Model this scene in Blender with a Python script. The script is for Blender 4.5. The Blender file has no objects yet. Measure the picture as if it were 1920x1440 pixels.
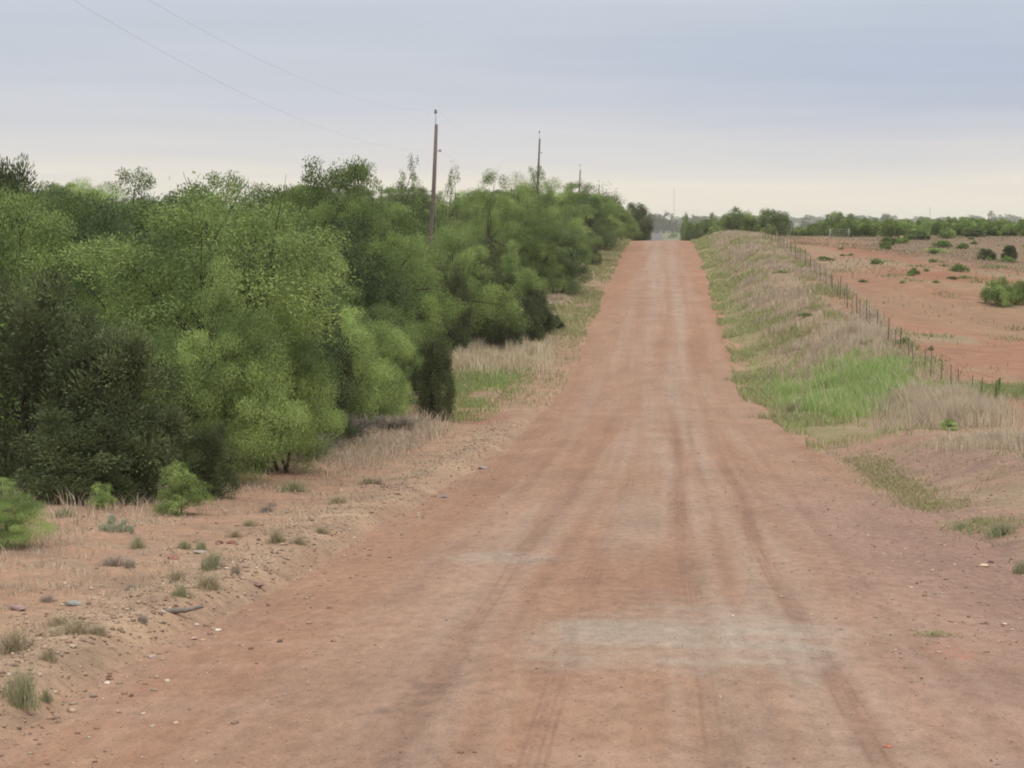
import bpy, math, random
import numpy as np
from mathutils import Vector, Matrix

# ------------------------------------------------------------------ camera, world, sun
sc = bpy.context.scene
COL = sc.collection
F_PX = 3500.0                      # focal length in photo pixels (1920 wide)
VPX, VPY = 1240.0, 415.0           # vanishing point of the road, horizon
YAW = math.atan((VPX - 960) / F_PX)
PITCH = math.atan((720 - VPY) / F_PX)
cam_d = bpy.data.cameras.new("camera")
cam_d.sensor_width = 36.0
cam_d.lens = 36.0 * F_PX / 1920.0
cam_d.clip_start = 0.1
cam_d.clip_end = 30000
cam = bpy.data.objects.new("camera", cam_d)
COL.objects.link(cam)
cam.rotation_euler = (math.pi / 2 - PITCH, 0, YAW)
sc.camera = cam
CR = cam.rotation_euler.to_matrix()
C_R, C_U, C_F = np.array(CR @ Vector((1, 0, 0))), np.array(CR @ Vector((0, 1, 0))), np.array(CR @ Vector((0, 0, -1)))

sc.view_settings.view_transform = 'Standard'
sc.view_settings.look = 'None'
sc.view_settings.exposure = 0.0
sc.view_settings.gamma = 1.0
sc.render.engine = 'CYCLES'
sc.cycles.max_bounces = 5
sc.cycles.diffuse_bounces = 4
sc.cycles.transmission_bounces = 4
sc.cycles.volume_bounces = 1
sc.cycles.glossy_bounces = 1
sc.cycles.use_denoising = True
sc.cycles.filter_width = 1.9

SUN_EL, SUN_AZ = math.radians(62), math.radians(140)
sun_d = bpy.data.lights.new("sun", 'SUN')
sun_d.energy = 1.5
sun_d.angle = math.radians(14)
sun_d.color = (1.0, 0.95, 0.88)
sun = bpy.data.objects.new("sun", sun_d)
COL.objects.link(sun)
_sd = Vector((math.sin(SUN_AZ) * math.cos(SUN_EL), math.cos(SUN_AZ) * math.cos(SUN_EL), math.sin(SUN_EL)))
sun.rotation_euler = _sd.to_track_quat('Z', 'Y').to_euler()

def lin(r, g, b):
    def f(c):
        c /= 255.0
        return c / 12.92 if c <= 0.04045 else ((c + 0.055) / 1.055) ** 2.4
    return (f(r), f(g), f(b))

def build_world():
    w = bpy.data.worlds.new("World")
    sc.world = w
    w.use_nodes = True
    nt = w.node_tree
    nt.nodes.clear()
    N, L = nt.nodes.new, nt.links.new
    out = N('ShaderNodeOutputWorld')
    bg = N('ShaderNodeBackground')
    bg.inputs['Strength'].default_value = 1.0
    sky = N('ShaderNodeTexSky')
    sky.sky_type = 'NISHITA'
    sky.sun_disc = False
    sky.sun_elevation = SUN_EL
    sky.sun_rotation = SUN_AZ
    sky.dust_density = 3.0
    sk = N('ShaderNodeVectorMath'); sk.operation = 'SCALE'
    sk.inputs['Scale'].default_value = 0.10
    L(sky.outputs[0], sk.inputs[0])
    tc = N('ShaderNodeTexCoord')
    sep = N('ShaderNodeSeparateXYZ')
    L(tc.outputs['Generated'], sep.inputs[0])
    # layered stratus: noise stretched into long level bands
    mp = N('ShaderNodeMapping')
    mp.inputs['Scale'].default_value = (3.0, 3.0, 46.0)
    mp.inputs['Rotation'].default_value = (0.0, 0.015, 0)
    L(tc.outputs['Generated'], mp.inputs[0])
    n1 = N('ShaderNodeTexNoise')
    n1.inputs['Scale'].default_value = 1.0
    n1.inputs['Detail'].default_value = 5.0
    n1.inputs['Roughness'].default_value = 0.6
    L(mp.outputs[0], n1.inputs['Vector'])
    m1 = N('ShaderNodeMath'); m1.operation = 'MULTIPLY_ADD'
    L(n1.outputs[0], m1.inputs[0]); m1.inputs[1].default_value = 0.050; m1.inputs[2].default_value = -0.025
    ad = N('ShaderNodeMath'); ad.operation = 'ADD'
    L(sep.outputs['Z'], ad.inputs[0]); L(m1.outputs[0], ad.inputs[1])
    mr = N('ShaderNodeMapRange')
    mr.inputs['From Min'].default_value = 0.0
    mr.inputs['From Max'].default_value = 0.40
    mr.clamp = True
    L(ad.outputs[0], mr.inputs['Value'])
    cr = N('ShaderNodeValToRGB')
    cr.color_ramp.interpolation = 'B_SPLINE'
    el = cr.color_ramp.elements
    stops = [(0.000, lin(248, 239, 220)), (0.040, lin(243, 234, 219)), (0.075, lin(227, 223, 219)), (0.115, lin(216, 216, 219)),
             (0.165, lin(205, 209, 218)), (0.230, lin(197, 204, 216)), (0.300, lin(199, 208, 219)),
             (0.45, (0.72, 0.78, 0.86)), (1.0, (1.0, 1.02, 1.05))]
    for i, (p, c) in enumerate(stops):
        e = el[i] if i < 2 else el.new(p)
        e.position = p
        e.color = (*c, 1)
    L(mr.outputs[0], cr.inputs[0])
    # blue-grey thin patch of cloud, upper right
    mp2 = N('ShaderNodeMapping')
    mp2.inputs['Scale'].default_value = (1, 1, 5.5)
    L(tc.outputs['Generated'], mp2.inputs[0])
    dst = N('ShaderNodeVectorMath'); dst.operation = 'DISTANCE'
    L(mp2.outputs[0], dst.inputs[0])
    az = math.atan((1760 - VPX) / F_PX)
    dst.inputs[1].default_value = (math.sin(az), math.cos(az), 5.5 * 0.076)
    n2 = N('ShaderNodeTexNoise')
    n2.inputs['Scale'].default_value = 2.2
    n2.inputs['Detail'].default_value = 4
    L(mp.outputs[0], n2.inputs['Vector'])
    a2 = N('ShaderNodeMath'); a2.operation = 'MULTIPLY_ADD'
    L(n2.outputs[0], a2.inputs[0]); a2.inputs[1].default_value = 0.14; a2.inputs[2].default_value = -0.07
    a3 = N('ShaderNodeMath'); a3.operation = 'ADD'
    L(dst.outputs['Value'], a3.inputs[0]); L(a2.outputs[0], a3.inputs[1])
    mr2 = N('ShaderNodeMapRange'); mr2.interpolation_type = 'SMOOTHSTEP'
    mr2.inputs['From Min'].default_value = 0.02; mr2.inputs['From Max'].default_value = 0.30
    mr2.inputs['To Min'].default_value = 0.75; mr2.inputs['To Max'].default_value = 0.0
    L(a3.outputs[0], mr2.inputs['Value'])
    mx = N('ShaderNodeMix'); mx.data_type = 'RGBA'
    L(mr2.outputs[0], mx.inputs[0]); L(cr.outputs[0], mx.inputs[6])
    mx.inputs[7].default_value = (*lin(178, 190, 211), 1)
    # brightening overcast towards the zenith
    zr = N('ShaderNodeFloatCurve')
    cv = zr.mapping.curves[0]
    cv.points[0].location = (0.0, 0.50); cv.points[1].location = (1.0, 0.95)
    for q in ((0.13, 0.50), (0.22, 0.36), (0.38, 0.36), (0.70, 0.80)): cv.points.new(*q)
    zr.mapping.update()
    L(sep.outputs['Z'], zr.inputs['Value'])
    z2 = N('ShaderNodeMath'); z2.operation = 'MULTIPLY'; z2.inputs[1].default_value = 2.0
    L(zr.outputs[0], z2.inputs[0]); zr = z2
    mp3 = N('ShaderNodeMapping'); mp3.inputs['Scale'].default_value = (6, 6, 120); mp3.inputs['Rotation'].default_value = (.01, -.02, 0)
    L(tc.outputs['Generated'], mp3.inputs[0])
    n4 = N('ShaderNodeTexNoise'); n4.inputs['Scale'].default_value = 1.0; n4.inputs['Detail'].default_value = 6; n4.inputs['Distortion'].default_value = .4
    L(mp3.outputs[0], n4.inputs['Vector'])
    r4 = N('ShaderNodeMapRange'); r4.inputs['From Min'].default_value = .3; r4.inputs['From Max'].default_value = .7; r4.inputs['To Min'].default_value = .98; r4.inputs['To Max'].default_value = 1.02
    L(n4.outputs[0], r4.inputs['Value'])
    z3 = N('ShaderNodeMath'); z3.operation = 'MULTIPLY'; L(zr.outputs[0], z3.inputs[0]); L(r4.outputs[0], z3.inputs[1]); zr = z3
    vs = N('ShaderNodeVectorMath'); vs.operation = 'SCALE'
    L(mx.outputs[2], vs.inputs[0]); L(zr.outputs[0], vs.inputs['Scale'])
    m3 = N('ShaderNodeMix'); m3.data_type = 'RGBA'
    m3.inputs[0].default_value = 0.94
    L(sk.outputs[0], m3.inputs[6]); L(vs.outputs[0], m3.inputs[7])
    L(m3.outputs[2], bg.inputs['Color'])
    L(bg.outputs[0], out.inputs[0])
build_world()

# ------------------------------------------------------------------ numpy helpers
rng = np.random.default_rng(11)

def _hash(ix, iy, seed):
    h = (ix.astype(np.int64) * 374761393 + iy.astype(np.int64) * 668265263 + seed * 974711) & 0xFFFFFFFF
    h = ((h ^ (h >> 13)) * 1274126177) & 0xFFFFFFFF
    h = h ^ (h >> 16)
    return (h & 0xFFFF) / 65535.0

def vnoise(x, y, seed=0):
    x = np.asarray(x, float); y = np.asarray(y, float)
    ix, iy = np.floor(x), np.floor(y)
    fx, fy = x - ix, y - iy
    fx = fx * fx * (3 - 2 * fx); fy = fy * fy * (3 - 2 * fy)
    a, b = _hash(ix, iy, seed), _hash(ix + 1, iy, seed)
    c, d = _hash(ix, iy + 1, seed), _hash(ix + 1, iy + 1, seed)
    return (a + (b - a) * fx) * (1 - fy) + (c + (d - c) * fx) * fy

def fbm(x, y, seed=0, oct=4):
    s, a, t = 0, 1.0, 0
    for k in range(oct):
        s = s + a * vnoise(x, y, seed + 17 * k); t += a
        x = np.asarray(x) * 2.03 + 5.1; y = np.asarray(y) * 2.03 - 3.7; a *= 0.5
    return s / t - 0.5

def sstep(a, b, x):
    t = np.clip((np.asarray(x, float) - a) / (b - a), 0, 1)
    return t * t * (3 - 2 * t)

def table(pts, smooth):
    ks = np.array([p[0] for p in pts], float); vs = np.array([p[1] for p in pts], float)
    g = np.arange(ks[0], ks[-1] + 0.5, 0.5)
    v = np.interp(g, ks, vs)
    n = int(smooth / 0.5)
    k = np.hanning(2 * n + 3); k /= k.sum()
    vp = np.concatenate([v[0] + (np.arange(-n - 1, 0)) * (v[1] - v[0]), v, v[-1] + np.arange(1, n + 2) * (v[-1] - v[-2])])
    return g, np.convolve(vp, k, 'valid')

ROAD_PTS = [(-60, 0.6), (-30, -0.9), (0, -2.40), (10.6, -3.08), (14, -3.32), (20, -3.80), (25, -4.2), (30, -4.58), (36, -5.0), (43, -5.42),
            (54, -6.0), (63, -6.36), (74, -6.52), (85, -6.15), (98, -5.45), (118, -4.78), (144, -3.95), (166, -3.3),
            (190, -2.74), (209, -2.42), (226, -2.30), (245, -2.95), (300, -5.2), (500, -10.5), (800, -12.3), (1126, -10.6),
            (2000, -8.0), (2600, -3.8), (3200, 1.0), (6800, 6.0)]
RG, RV = table(ROAD_PTS, 7)
NR_PTS = [(-60, 0.8), (0, -2.2), (15, -2.95), (25, -3.75), (32, -4.25), (40, -4.75), (46, -5.05), (55, -5.5), (66, -5.4), (79, -5.08),
          (92, -4.5), (103, -3.85), (125, -3.0), (145, -2.3), (165, -1.95), (190, -1.75), (230, -1.75), (300, -2.6), (400, -6.0),
          (500, -9.5), (800, -11.8), (1126, -10.3), (2000, -8.0), (2600, -3.8), (3200, 1.0), (6800, 6.0)]
NG, NV = table(NR_PTS, 7)

def road_x(y):                      # centre line: straight, bending slightly left in the far distance
    y = np.asarray(y, float)
    return -np.clip(y - 260, 0, None) * 0.0032

HW = 3.7
def edge_l(y): return -(HW + 0.10 + np.interp(y, [60, 100, 200], [0, -.3, -.25]) + 0.55 * fbm(y * 0.35, y * 0 + 3.3, 5, 4))
def edge_r(y): return (HW + 0.15 + np.interp(y, [44, 60, 72, 92, 125, 200], [0, -.35, -.8, -.75, -.55, -.3]) + 0.9 * fbm(y * 0.22, y * 0 + 9.3, 6, 4))

def road_z(x, y):
    x = np.asarray(x, float); y = np.asarray(y, float)
    u = x - road_x(y)
    z = np.interp(y, RG, RV)
    z = z + 0.05 * (1 - (u / HW) ** 2)
    near = 1 - sstep(60, 120, y)
    z = z + near * 0.02 * fbm(u * 1.4, y * 0.10, 31, 3)
    z = z + near * 0.012 * fbm(u * 2.5, y * 2.5, 32, 3)
    for tx, dep in ((-1.55, 0.014), (-0.75, .008), (0.36, 0.016), (1.25, 0.010), (2.2, .008)):
        c = tx + 0.22 * fbm(y * 0.06, y * 0 + tx, 33, 2) * 2
        z = z - near * dep * np.exp(-((u - c) / 0.13) ** 2)
    return z

def ground_z(x, y):
    x = np.asarray(x, float); y = np.asarray(y, float)
    u = x - road_x(y)
    R = np.interp(y, RG, RV); NRv = np.interp(y, NG, NV)
    el, er = edge_l(y), edge_r(y)
    far = 1 - sstep(220, 420, y)
    # left verge
    tl = el - u
    near = 1 - sstep(50, 95, y)
    zl = R + (-0.10 + 0.20 * sstep(-0.15, 0.35, tl)) + 0.06 * near * np.exp(-((tl - 0.55) / 0.45) ** 2)
    zl = zl + 0.10 * sstep(1, 5, tl) + (0.3 * sstep(80, 160, y) * sstep(0.5, 4, tl) + 1.5 * sstep(5, 17, tl)) * far
    # wash crossing the verge in the dip
    zl = zl - 0.28 * np.exp(-((y - 55.5 - 0.4 * tl) / 1.6) ** 2) * sstep(0.3, 2.0, tl) * (1 - sstep(4.0, 7, tl))
    # right verge
    tr = u - er
    zr = R + (-0.10 + 0.15 * sstep(-0.3, 0.7, tr)) + (NRv - R - 0.05) * sstep(0.2, 4.6, tr)
    cx = 2.35
    zr = zr + 0.22 * np.exp(-((tr - cx) / 0.9) ** 2) * sstep(27, 33, y) * (1 - sstep(45, 50, y))
    zr = zr - 0.35 * np.exp(-((tr - 3.2) / 1.4) ** 2) * sstep(46, 52, y) * (1 - sstep(90, 110, y))
    zr = zr + 0.32 * np.exp(-((tr - 4.2) / 3.0) ** 2) * sstep(110, 165, y) * (1 - sstep(225, 270, y))
    zr = zr - 0.07 * np.clip(u - 10, 0, 18) * sstep(66, 95, y) * (1 - sstep(140, 195, y))
    zr = zr + 0.45 * sstep(106, 111 + 4 * fbm(x * .2, y * 0, 48, 2), y) * (1 - sstep(122, 165, y)) * sstep(11, 15, u)
    side = u < 0
    z = np.where(side, zl, zr)
    t = np.where(side, tl, tr)
    off = sstep(-0.1, 0.6, t)
    lump = 0.10 * fbm(x * 0.9, y * 0.9, 41, 4) + 0.06 * fbm(x * 3.4, y * 3.4, 42, 4) * (1 - sstep(40, 80, y))
    big = 0.55 * fbm(x * 0.07, y * 0.07, 43, 3) * sstep(4, 14, t) * (1 - sstep(400, 900, y))
    rough = np.where(u > 0, 0.34 * fbm(x * 0.55, y * 0.4, 47, 3) * sstep(46, 70, y) * (1 - sstep(5.0, 7.0, t)), 0)
    z = z + off * (lump + big + rough)
    z = z + 14 * fbm(x * 0.0011, y * 0.0011, 44, 3) * sstep(60, 500, np.abs(u)) * sstep(420, 1200, y)
    # under the road the ground stays hidden below the gravel sheet
    return z

def gz(x, y): return float(ground_z(np.array([x]), np.array([y]))[0])
def surf_z(x, y):
    x = np.asarray(x, float); y = np.asarray(y, float)
    return np.maximum(ground_z(x, y), np.where(np.abs(x - road_x(y)) < 4.9, road_z(x, y), -1e9))

def ray(px, py):
    return C_F + C_R * ((px - 960) / F_PX) + C_U * ((720 - py) / F_PX)

def at(px, py, d):                 # world point on a sight line at distance d along the road
    r = ray(px, py)
    return r * (d / r[1])

def on_ground(px, py, dmin=9.0, dmax=420.0):
    r = ray(px, py)
    ds = np.concatenate([np.arange(dmin, 90, 0.04), np.arange(90, dmax, 0.2)])
    X = r[0] / r[1] * ds; Z = r[2] / r[1] * ds
    S = surf_z(X, ds)
    hit = np.nonzero(S >= Z)[0]
    i = hit[0] if len(hit) else int(np.argmin(np.abs(S - Z)))
    return np.array([X[i], ds[i], S[i]])

def mesh_np(name, V, F, mat=None, col=None, smooth=False, fcol=None):
    """V (n,3), F (m,k) with k 3 or 4; col per-vertex rgb."""
    me = bpy.data.meshes.new(name)
    V = np.ascontiguousarray(V, np.float32); F = np.ascontiguousarray(F, np.int32)
    m, k = F.shape
    me.vertices.add(len(V)); me.vertices.foreach_set('co', V.ravel())
    me.loops.add(m * k); me.loops.foreach_set('vertex_index', F.ravel())
    me.polygons.add(m)
    me.polygons.foreach_set('loop_start', np.arange(0, m * k, k, dtype=np.int32))
    me.polygons.foreach_set('loop_total', np.full(m, k, np.int32))
    if smooth:
        me.polygons.foreach_set('use_smooth', np.ones(m, bool))
    if col is not None:
        a = me.color_attributes.new('tint', 'FLOAT_COLOR', 'POINT')
        c = np.ones((len(V), 4), np.float32); c[:, :3] = col
        a.data.foreach_set('color', c.ravel())
    me.update(calc_edges=True)
    me.validate()
    if mat: me.materials.append(mat)
    return me

def link(name, me, parent=None, loc=None):
    o = bpy.data.objects.new(name, me)
    COL.objects.link(o)
    if parent is not None: o.parent = parent
    if loc is not None: o.location = loc
    return o

def tag(o, label=None, cat=None, group=None, kind=None):
    if label: o['label'] = label
    if cat: o['category'] = cat
    if group: o['group'] = group
    if kind: o['kind'] = kind
    return o

def thing(name, label, cat, loc=(0, 0, 0), rz=0.0, group=None, scale=(1, 1, 1)):
    o = bpy.data.objects.new(name, None)
    o.empty_display_size = 0.3
    COL.objects.link(o)
    o.location = loc; o.rotation_euler = (0, 0, rz); o.scale = scale
    return tag(o, label, cat, group)

def join(parts):
    Vs, Fs, Cs, n = [], [], [], 0
    for p in parts:
        Vs.append(p[0]); Fs.append(np.asarray(p[1]) + n); n += len(p[0])
        if len(p) > 2: Cs.append(p[2])
    return np.concatenate(Vs), np.concatenate(Fs), (np.concatenate(Cs) if Cs else None)

def tube(P, rad, n=6, cap=True):
    P = np.asarray(P, float); m = len(P)
    rad = np.broadcast_to(np.asarray(rad, float), (m,))
    T = np.gradient(P, axis=0); T /= np.linalg.norm(T, axis=1)[:, None] + 1e-9
    up = np.where(np.abs(T[:, 2:3]) > 0.9, np.array([[1.0, 0, 0]]), np.array([[0, 0, 1.0]]))
    A = np.cross(T, up); A /= np.linalg.norm(A, axis=1)[:, None] + 1e-9
    B = np.cross(T, A)
    th = np.linspace(0, 2 * np.pi, n, endpoint=False)
    V = P[:, None, :] + rad[:, None, None] * (np.cos(th)[None, :, None] * A[:, None, :] + np.sin(th)[None, :, None] * B[:, None, :])
    V = V.reshape(-1, 3)
    F = []
    for i in range(m - 1):
        for j in range(n):
            a, b = i * n + j, i * n + (j + 1) % n
            F.append((a, b, b + n, a + n))
    if cap:
        V = np.concatenate([V, P[:1], P[-1:]])
        c0, c1 = len(V) - 2, len(V) - 1
        for j in range(n):
            F.append((c0, (j + 1) % n, j, j)); F.append((c1, (m - 1) * n + j, (m - 1) * n + (j + 1) % n, (m - 1) * n + (j + 1) % n))
    Ft = []
    for q in F:
        Ft.append(q[:3])
        if q[3] != q[2]: Ft.append((q[0], q[2], q[3]))
    return V, np.array(Ft, int)

# ------------------------------------------------------------------ materials
def nmat(name):
    m = bpy.data.materials.new(name); m.use_nodes = True
    nt = m.node_tree; nt.nodes.clear()
    return m, nt, nt.nodes.new, nt.links.new

def soil_material(name, fine=1.0, bump=0.5, along=1.0):
    m, nt, N, L = nmat(name)
    out = N('ShaderNodeOutputMaterial'); p = N('ShaderNodeBsdfPrincipled')
    p.inputs['Roughness'].default_value = 0.95
    p.inputs['Specular IOR Level'].default_value = 0.15
    at_ = N('ShaderNodeVertexColor'); at_.layer_name = 'tint'
    g = N('ShaderNodeNewGeometry')
    n1 = N('ShaderNodeTexNoise'); n1.inputs['Scale'].default_value = 9.0; n1.inputs['Detail'].default_value = 8; n1.inputs['Roughness'].default_value = 0.65
    ms_ = N('ShaderNodeMapping'); ms_.inputs['Scale'].default_value = (1, along, 1); L(g.outputs['Position'], ms_.inputs[0])
    L(ms_.outputs[0], n1.inputs['Vector'])
    n2 = N('ShaderNodeTexNoise'); n2.inputs['Scale'].default_value = 1.1; n2.inputs['Detail'].default_value = 6
    L(ms_.outputs[0], n2.inputs['Vector'])
    # little stones
    vo = N('ShaderNodeTexVoronoi'); vo.inputs['Scale'].default_value = 26.0
    L(g.outputs['Position'], vo.inputs['Vector'])
    lt = N('ShaderNodeMapRange'); lt.inputs['From Min'].default_value = 0.10; lt.inputs['From Max'].default_value = 0.28
    lt.inputs['To Min'].default_value = 1.0; lt.inputs['To Max'].default_value = 0.0
    L(vo.outputs['Distance'], lt.inputs['Value'])
    sepc = N('ShaderNodeSeparateColor'); L(vo.outputs['Color'], sepc.inputs[0])
    gt = N('ShaderNodeMath'); gt.operation = 'GREATER_THAN'; L(sepc.outputs[0], gt.inputs[0]); gt.inputs[1].default_value = 0.72
    st = N('ShaderNodeMath'); st.operation = 'MULTIPLY'; L(lt.outputs[0], st.inputs[0]); L(gt.outputs[0], st.inputs[1])
    f1 = N('ShaderNodeMapRange'); f1.inputs['From Min'].default_value = 0.28; f1.inputs['From Max'].default_value = 0.72
    f1.inputs['To Min'].default_value = 1 - 0.22 * fine; f1.inputs['To Max'].default_value = 1 + 0.20 * fine
    L(n1.outputs[0], f1.inputs['Value'])
    f2 = N('ShaderNodeMapRange'); f2.inputs['From Min'].default_value = 0.3; f2.inputs['From Max'].default_value = 0.7
    f2.inputs['To Min'].default_value = 1 - 0.10 * fine; f2.inputs['To Max'].default_value = 1 + 0.10 * fine
    L(n2.outputs[0], f2.inputs['Value'])
    mu0 = N('ShaderNodeMath'); mu0.operation = 'MULTIPLY'; L(f1.outputs[0], mu0.inputs[0]); L(f2.outputs[0], mu0.inputs[1])
    n3 = N('ShaderNodeTexNoise'); n3.inputs['Scale'].default_value = 55.0; n3.inputs['Detail'].default_value = 3; n3.inputs['Roughness'].default_value = 0.7
    L(g.outputs['Position'], n3.inputs['Vector'])
    f3 = N('ShaderNodeMapRange'); f3.inputs['From Min'].default_value = 0.3; f3.inputs['From Max'].default_value = 0.7
    f3.inputs['To Min'].default_value = 0.78; f3.inputs['To Max'].default_value = 1.22
    L(n3.outputs[0], f3.inputs['Value'])
    mu = N('ShaderNodeMath'); mu.operation = 'MULTIPLY'; L(mu0.outputs[0], mu.inputs[0]); L(f3.outputs[0], mu.inputs[1])
    v = N('ShaderNodeVectorMath'); v.operation = 'SCALE'
    L(at_.outputs[0], v.inputs[0]); L(mu.outputs[0], v.inputs['Scale'])
    sc_ = N('ShaderNodeMapRange'); L(sepc.outputs[1], sc_.inputs['Value'])
    sc_.inputs['To Min'].default_value = 0.55; sc_.inputs['To Max'].default_value = 1.55
    v2 = N('ShaderNodeVectorMath'); v2.operation = 'SCALE'; L(v.outputs[0], v2.inputs[0]); L(sc_.outputs[0], v2.inputs['Scale'])
    mx = N('ShaderNodeMix'); mx.data_type = 'RGBA'
    sm = N('ShaderNodeMath'); sm.operation = 'MULTIPLY'; L(st.outputs[0], sm.inputs[0]); sm.inputs[1].default_value = 0.8 * fine
    L(sm.outputs[0], mx.inputs[0]); L(v.outputs[0], mx.inputs[6]); L(v2.outputs[0], mx.inputs[7])
    L(mx.outputs[2], p.inputs['Base Color'])
    hb = N('ShaderNodeMath'); hb.operation = 'MULTIPLY_ADD'; L(st.outputs[0], hb.inputs[0]); hb.inputs[1].default_value = 0.5; L(n1.outputs[0], hb.inputs[2])
    bp = N('ShaderNodeBump'); bp.inputs['Strength'].default_value = bump; bp.inputs['Distance'].default_value = 0.03
    L(hb.outputs[0], bp.inputs['Height']); L(bp.outputs[0], p.inputs['Normal'])
    L(p.outputs[0], out.inputs[0])
    return m

def leaf_material(name, dark, light, trans=0.35, var=0.18):
    m, nt, N, L = nmat(name)
    out = N('ShaderNodeOutputMaterial')
    a = N('ShaderNodeVertexColor'); a.layer_name = 'tint'
    s = N('ShaderNodeSeparateColor'); L(a.outputs[0], s.inputs[0])
    mx = N('ShaderNodeMix'); mx.data_type = 'RGBA'
    mx.inputs[6].default_value = (*dark, 1); mx.inputs[7].default_value = (*light, 1)
    L(s.outputs[0], mx.inputs[0])
    oi = N('ShaderNodeObjectInfo')
    r = N('ShaderNodeMapRange'); L(oi.outputs['Random'], r.inputs['Value'])
    r.inputs['To Min'].default_value = 1 - var; r.inputs['To Max'].default_value = 1 + var
    v = N('ShaderNodeVectorMath'); v.operation = 'SCALE'; L(mx.outputs[2], v.inputs[0]); L(r.outputs[0], v.inputs['Scale'])
    d = N('ShaderNodeBsdfDiffuse'); t = N('ShaderNodeBsdfTranslucent')
    L(v.outputs[0], d.inputs[0]); L(v.outputs[0], t.inputs[0])
    ms = N('ShaderNodeMixShader'); ms.inputs[0].default_value = trans
    L(d.outputs[0], ms.inputs[1]); L(t.outputs[0], ms.inputs[2])
    L(ms.outputs[0], out.inputs[0])
    return m

def tint_material(name, rough=0.9, scale=(20, 20, 20), amt=0.25, col=None, spec=0.2, metal=0.0):
    """vertex tint (or one colour) broken up by noise"""
    m, nt, N, L = nmat(name)
    out = N('ShaderNodeOutputMaterial'); p = N('ShaderNodeBsdfPrincipled')
    p.inputs['Roughness'].default_value = rough
    p.inputs['Specular IOR Level'].default_value = spec
    p.inputs['Metallic'].default_value = metal
    tc = N('ShaderNodeTexCoord'); mp = N('ShaderNodeMapping'); mp.inputs['Scale'].default_value = scale
    L(tc.outputs['Object'], mp.inputs[0])
    n = N('ShaderNodeTexNoise'); n.inputs['Scale'].default_value = 1; n.inputs['Detail'].default_value = 5
    L(mp.outputs[0], n.inputs['Vector'])
    f = N('ShaderNodeMapRange'); f.inputs['From Min'].default_value = 0.3; f.inputs['From Max'].default_value = 0.7
    f.inputs['To Min'].default_value = 1 - amt; f.inputs['To Max'].default_value = 1 + amt
    L(n.outputs[0], f.inputs['Value'])
    v = N('ShaderNodeVectorMath'); v.operation = 'SCALE'
    if col is None:
        a = N('ShaderNodeVertexColor'); a.layer_name = 'tint'; L(a.outputs[0], v.inputs[0])
    else:
        v.inputs[0].default_value = col
    L(f.outputs[0], v.inputs['Scale'])
    L(v.outputs[0], p.inputs['Base Color'])
    bp = N('ShaderNodeBump'); bp.inputs['Strength'].default_value = 0.4; bp.inputs['Distance'].default_value = 0.02
    L(n.outputs[0], bp.inputs['Height']); L(bp.outputs[0], p.inputs['Normal'])
    L(p.outputs[0], out.inputs[0])
    return m

M_SOIL = soil_material('red_soil', 1.0, 0.6)
M_ROAD = soil_material('graded_dirt', 0.95, 0.8, 0.4)
M_MESQ = leaf_material('mesquite_leaves', (0.130, 0.182, 0.066), (0.365, 0.465, 0.155), 0.26, 0.20)
M_GREEN = leaf_material('hackberry_leaves', (0.098, 0.140, 0.052), (0.265, 0.345, 0.112), 0.22, 0.24)
M_JUN = leaf_material('juniper_scales', (0.082, 0.102, 0.050), (0.185, 0.220, 0.098), 0.16, 0.20)
M_DARK = leaf_material('shaded_leaves', (0.060, 0.088, 0.042), (0.150, 0.200, 0.082), 0.18, 0.15)  # darker hackberry green: shade of the thicket's dark gaps put into leaf colour
M_PALE = leaf_material('pale_spring_leaves', (0.13, 0.15, 0.065), (0.24, 0.26, 0.12), 0.4, 0.1)
M_FAR = leaf_material('distant_leaves', (0.06, 0.085, 0.045), (0.12, 0.155, 0.075), 0.25, 0.15)
M_BARK = tint_material('bark', 0.95, (14, 14, 4), 0.4, (0.075, 0.058, 0.046))
M_TWIG = tint_material('grey_twigs', 0.95, (14, 14, 4), 0.3, (0.19, 0.165, 0.135))
M_GRASS = leaf_material('grass_blades', (0, 0, 0), (1, 1, 1), 0.3, 0.0)
def grass_material():
    m, nt, N, L = nmat('grass_blade')
    out = N('ShaderNodeOutputMaterial'); a = N('ShaderNodeVertexColor'); a.layer_name = 'tint'
    d = N('ShaderNodeBsdfDiffuse'); t = N('ShaderNodeBsdfTranslucent'); ms = N('ShaderNodeMixShader')
    ms.inputs[0].default_value = 0.35
    L(a.outputs[0], d.inputs[0]); L(a.outputs[0], t.inputs[0]); L(d.outputs[0], ms.inputs[1]); L(t.outputs[0], ms.inputs[2])
    L(ms.outputs[0], out.inputs[0])
    return m
bpy.data.materials.remove(M_GRASS)
M_GRASS = grass_material()
M_STONE = tint_material('stone', 1.0, (9, 9, 9), 0.3, None, 0.02)
M_POLE = tint_material('weathered_pole_wood', 0.9, (25, 25, 1.2), 0.25, (0.155, 0.120, 0.105))
M_STEEL = tint_material('rusty_steel', 0.8, (30, 30, 8), 0.35, (0.085, 0.062, 0.052), 0.2)
M_GALV = tint_material('galvanised_steel', 0.6, (10, 10, 10), 0.2, (0.30, 0.31, 0.33), 0.5)
M_WIRE = tint_material('aluminium_wire', 0.7, (3, 3, 3), 0.1, (0.42, 0.43, 0.46), 0.3)
M_PORC = tint_material('insulator_porcelain', 0.4, (10, 10, 10), 0.1, (0.16, 0.16, 0.18), 0.5)
M_PALEWOOD = tint_material('bleached_wood', 0.9, (30, 30, 3), 0.25, (0.30, 0.27, 0.24))
M_CACTUS = tint_material('cactus_skin', 0.7, (40, 40, 40), 0.25, (0.24, 0.255, 0.165))

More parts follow.
